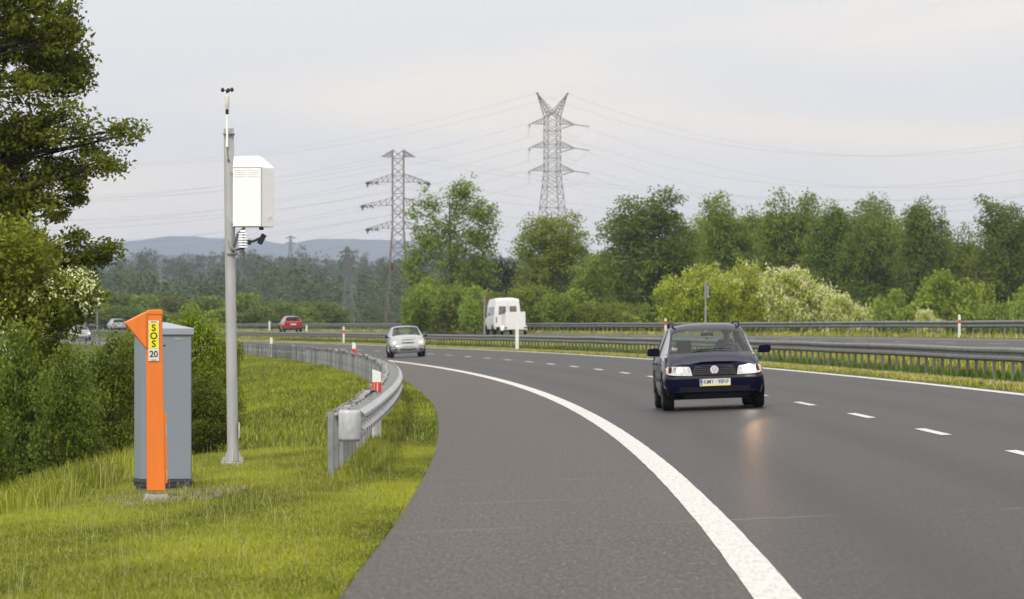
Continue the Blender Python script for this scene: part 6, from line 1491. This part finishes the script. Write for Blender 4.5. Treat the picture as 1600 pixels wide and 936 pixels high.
def build_vehicles():
    C = common_mats()
    shirt = mat('grey_shirt', (0.20, 0.20, 0.21), rough=0.9); hair = mat('brown_hair', (0.035, 0.025, 0.018), rough=0.8); pale = mat('pale_shirt', (0.5, 0.5, 0.5), rough=0.9)
    e = build_estate(C); d = 88.7 + 2.33; o = o_at(1117, 88.7) + 0.02; place(e, o, d); M = car_matrix(o, d)
    person('driver in grey top holding the steering wheel of the dark blue estate car', M @ Matrix.Translation((0.37, 2.42 - 2.33, 0.56)), shirt, hair)
    silver = mat('silver_paint', (0.36, 0.37, 0.37), rough=0.3, metal=0.25, coat=0.8, var=0.03)
    y = build_hatch(C, 'hatchback_car', 'silver hatchback with lit headlights approaching on the bend beside the near guardrail', silver)
    d = 245 + 1.8; o = o_at(638.5, 245); place(y, o, d); M = car_matrix(o, d)
    person('driver in pale top at the wheel of the silver hatchback', M @ Matrix.Translation((0.36, 2.05 - 1.81, 0.56)), pale, hair)
    person('front passenger in grey top inside the silver hatchback', M @ Matrix.Translation((-0.36, 2.05 - 1.81, 0.56)), shirt, hair)
    redp = mat('red_paint', (0.36, 0.016, 0.022), rough=0.3, coat=0.8, var=0.05)
    r = build_hatch(C, 'hatchback_car', 'red hatchback driving away on the far carriageway', redp, L=3.7, W=1.64, H=1.46, lit=False)
    d = 465; place(r, o_at(454, d), d, True); r.location.z += 0.12
    # two far cars, half hidden by the bushes
    g = build_hatch(C, 'hatchback_car', 'pale grey car with bright headlights behind the bushes at far left', mat('grey_green_paint', (0.30, 0.32, 0.31), rough=0.3, coat=0.7), L=4.0, W=1.70, H=1.45)
    d = 508; place(g, o_at(126, d), d)
    w = build_hatch(C, 'hatchback_car', 'light grey car far away behind the bush tops left of the orange column', mat('offwhite_paint', (0.33, 0.33, 0.34), rough=0.3, coat=0.7), L=4.0, W=1.70, H=1.45, lit=False)
    d = 600; place(w, o_at(182, d), d, True)
    v = build_minibus(C); d = 372; ov = o_at(794, 372 - 2.7); place(v, ov, d, True); v.scale.z = 1.05
    tr = build_trailer(C); d2 = 366.2; place(tr, o_at(806, 365), d2, True)
# ------------------------------------------------------------------ air, sky, sun, camera
def build_haze():
    b = MB(); x0, x1, y0, y1, z0, z1 = -10800, 7200, -148, 15500, -6.6, 236
    b.box(((x0 + x1) / 2, (y0 + y1) / 2, (z0 + z1) / 2), (x1 - x0, y1 - y0, z1 - z0))
    m, nt, N, L = nodes_of('haze_air'); out = N('ShaderNodeOutputMaterial'); v = N('ShaderNodeVolumePrincipled')
    v.inputs['Color'].default_value = (*HAZE_COL, 1); v.inputs['Density'].default_value = HAZE_D; v.inputs['Anisotropy'].default_value = 0.0
    L(v.outputs[0], out.inputs['Volume'])
    tag(b.build('haze', m), kind='stuff')

def build_world():
    w = bpy.data.worlds.new('World'); sc.world = w; w.use_nodes = True
    nt = w.node_tree; nt.nodes.clear(); N = nt.nodes.new; L = nt.links.new
    out = N('ShaderNodeOutputWorld'); bg = N('ShaderNodeBackground'); bg.inputs['Strength'].default_value = 0.1
    sky = N('ShaderNodeTexSky'); sky.sky_type = 'NISHITA'; sky.sun_disc = False
    sky.sun_elevation = math.radians(SUN_EL); sky.sun_rotation = math.radians(SUN_ROT); sky.air_density = 1.0; sky.dust_density = 2.0
    tc = N('ShaderNodeTexCoord'); mp = N('ShaderNodeMapping'); mp.inputs['Scale'].default_value = (9, 9, 55); mp.inputs['Rotation'].default_value = (0, math.radians(3), 0); mp.inputs['Location'].default_value = (1.3, 0.4, 0.55)
    nz = N('ShaderNodeTexNoise'); nz.inputs['Scale'].default_value = 1.0; nz.inputs['Detail'].default_value = 5; nz.inputs['Roughness'].default_value = 0.5; nz.inputs['Distortion'].default_value = 0.4
    L(tc.outputs['Generated'], mp.inputs['Vector']); L(mp.outputs['Vector'], nz.inputs['Vector'])
    cr = N('ShaderNodeValToRGB'); e = cr.color_ramp.elements
    e[0].position = 0.32; e[0].color = (*[c * SKY_L for c in (0.955, 0.94, 0.94)], 1); e[1].position = 0.66; e[1].color = (*[c * SKY_L for c in (1.20, 1.06, 0.91)], 1)
    sp0 = N('ShaderNodeSeparateXYZ'); L(tc.outputs['Generated'], sp0.inputs[0])
    zb = N('ShaderNodeMath'); zb.operation = 'MULTIPLY_ADD'; zb.inputs[1].default_value = -4.2; zb.inputs[2].default_value = 0.13; zb.use_clamp = False; L(sp0.outputs['Z'], zb.inputs[0])
    zc = N('ShaderNodeMath'); zc.operation = 'MAXIMUM'; zc.inputs[1].default_value = -0.16; L(zb.outputs[0], zc.inputs[0])
    za = N('ShaderNodeMath'); za.operation = 'ADD'; L(nz.outputs['Fac'], za.inputs[0]); L(zc.outputs[0], za.inputs[1]); L(za.outputs[0], cr.inputs['Fac'])
    # an overcast sky is brighter overhead than at the horizon
    sp = N('ShaderNodeSeparateXYZ'); L(tc.outputs['Generated'], sp.inputs[0])
    mr = N('ShaderNodeMapRange'); mr.inputs['From Min'].default_value = 0.02; mr.inputs['From Max'].default_value = 1.0; mr.inputs['To Min'].default_value = 1.0; mr.inputs['To Max'].default_value = SKY_ZEN
    L(sp.outputs['Z'], mr.inputs['Value'])
    vm = N('ShaderNodeVectorMath'); vm.operation = 'SCALE'; L(cr.outputs['Color'], vm.inputs[0]); L(mr.outputs['Result'], vm.inputs['Scale'])
    mx = N('ShaderNodeMix'); mx.data_type = 'RGBA'; mx.inputs['Factor'].default_value = 0.93
    L(sky.outputs['Color'], mx.inputs['A']); L(vm.outputs['Vector'], mx.inputs['B']); L(mx.outputs['Result'], bg.inputs['Color']); L(bg.outputs[0], out.inputs['Surface'])
    sun = bpy.data.lights.new('Sun', 'SUN'); sun.energy = SUN_E; sun.angle = math.radians(11); sun.color = (1.0, 0.96, 0.90)
    so = bpy.data.objects.new('sun', sun); COL.objects.link(so)
    # direction the light travels: from behind and left of the viewer
    el, az = math.radians(SUN_EL), math.radians(SUN_ROT)
    to_sun = Vector((math.sin(az) * math.cos(el), math.cos(az) * math.cos(el), math.sin(el)))
    so.rotation_euler = to_sun.to_track_quat('Z', 'Y').to_euler(); so.location = to_sun * 200

def build_camera():
    c = bpy.data.cameras.new('camera'); c.sensor_width = 36; c.lens = 36 * F / 1600; c.shift_y = (HZ - 468) / 1600
    c.clip_start = 0.5; c.clip_end = 40000
    c.dof.use_dof = True; c.dof.focus_distance = 60; c.dof.aperture_fstop = 9
    o = bpy.data.objects.new('camera', c); COL.objects.link(o); o.location = (0, 0, CAM_Z); o.rotation_euler = (PI / 2, 0, 0); sc.camera = o
    sc.view_settings.view_transform = 'Standard'; sc.view_settings.look = 'None'; sc.view_settings.exposure = EXPOSURE; sc.view_settings.gamma = 1
    sc.view_settings.use_curve_mapping = False
    sc.render.engine = 'CYCLES'; sc.cycles.use_denoising = True; sc.cycles.max_bounces = 6; sc.cycles.diffuse_bounces = 3; sc.cycles.transparent_max_bounces = 12; sc.cycles.volume_bounces = 0
    sc.cycles.sample_clamp_indirect = 6

ROAD_SPEC = 0.05
LAMP_E = 35.0
BEAM_W = 280.0
HAZE_D = 8.5e-5
HAZE_COL = (0.70, 0.81, 0.99)
SUN_EL, SUN_ROT = 44.0, 200.0     # rotation clockwise from +Y
SUN_E = 1.5
SKY_L, SKY_ZEN = 6.6, 1.9
EXPOSURE = 0.45

build_setting(); build_guardrails(); build_grass(); build_vegetation()
build_column(); build_cabinet(); build_mast(); build_delineators(); build_signs(); build_pylons(); build_vehicles()
build_haze(); build_world(); build_camera()
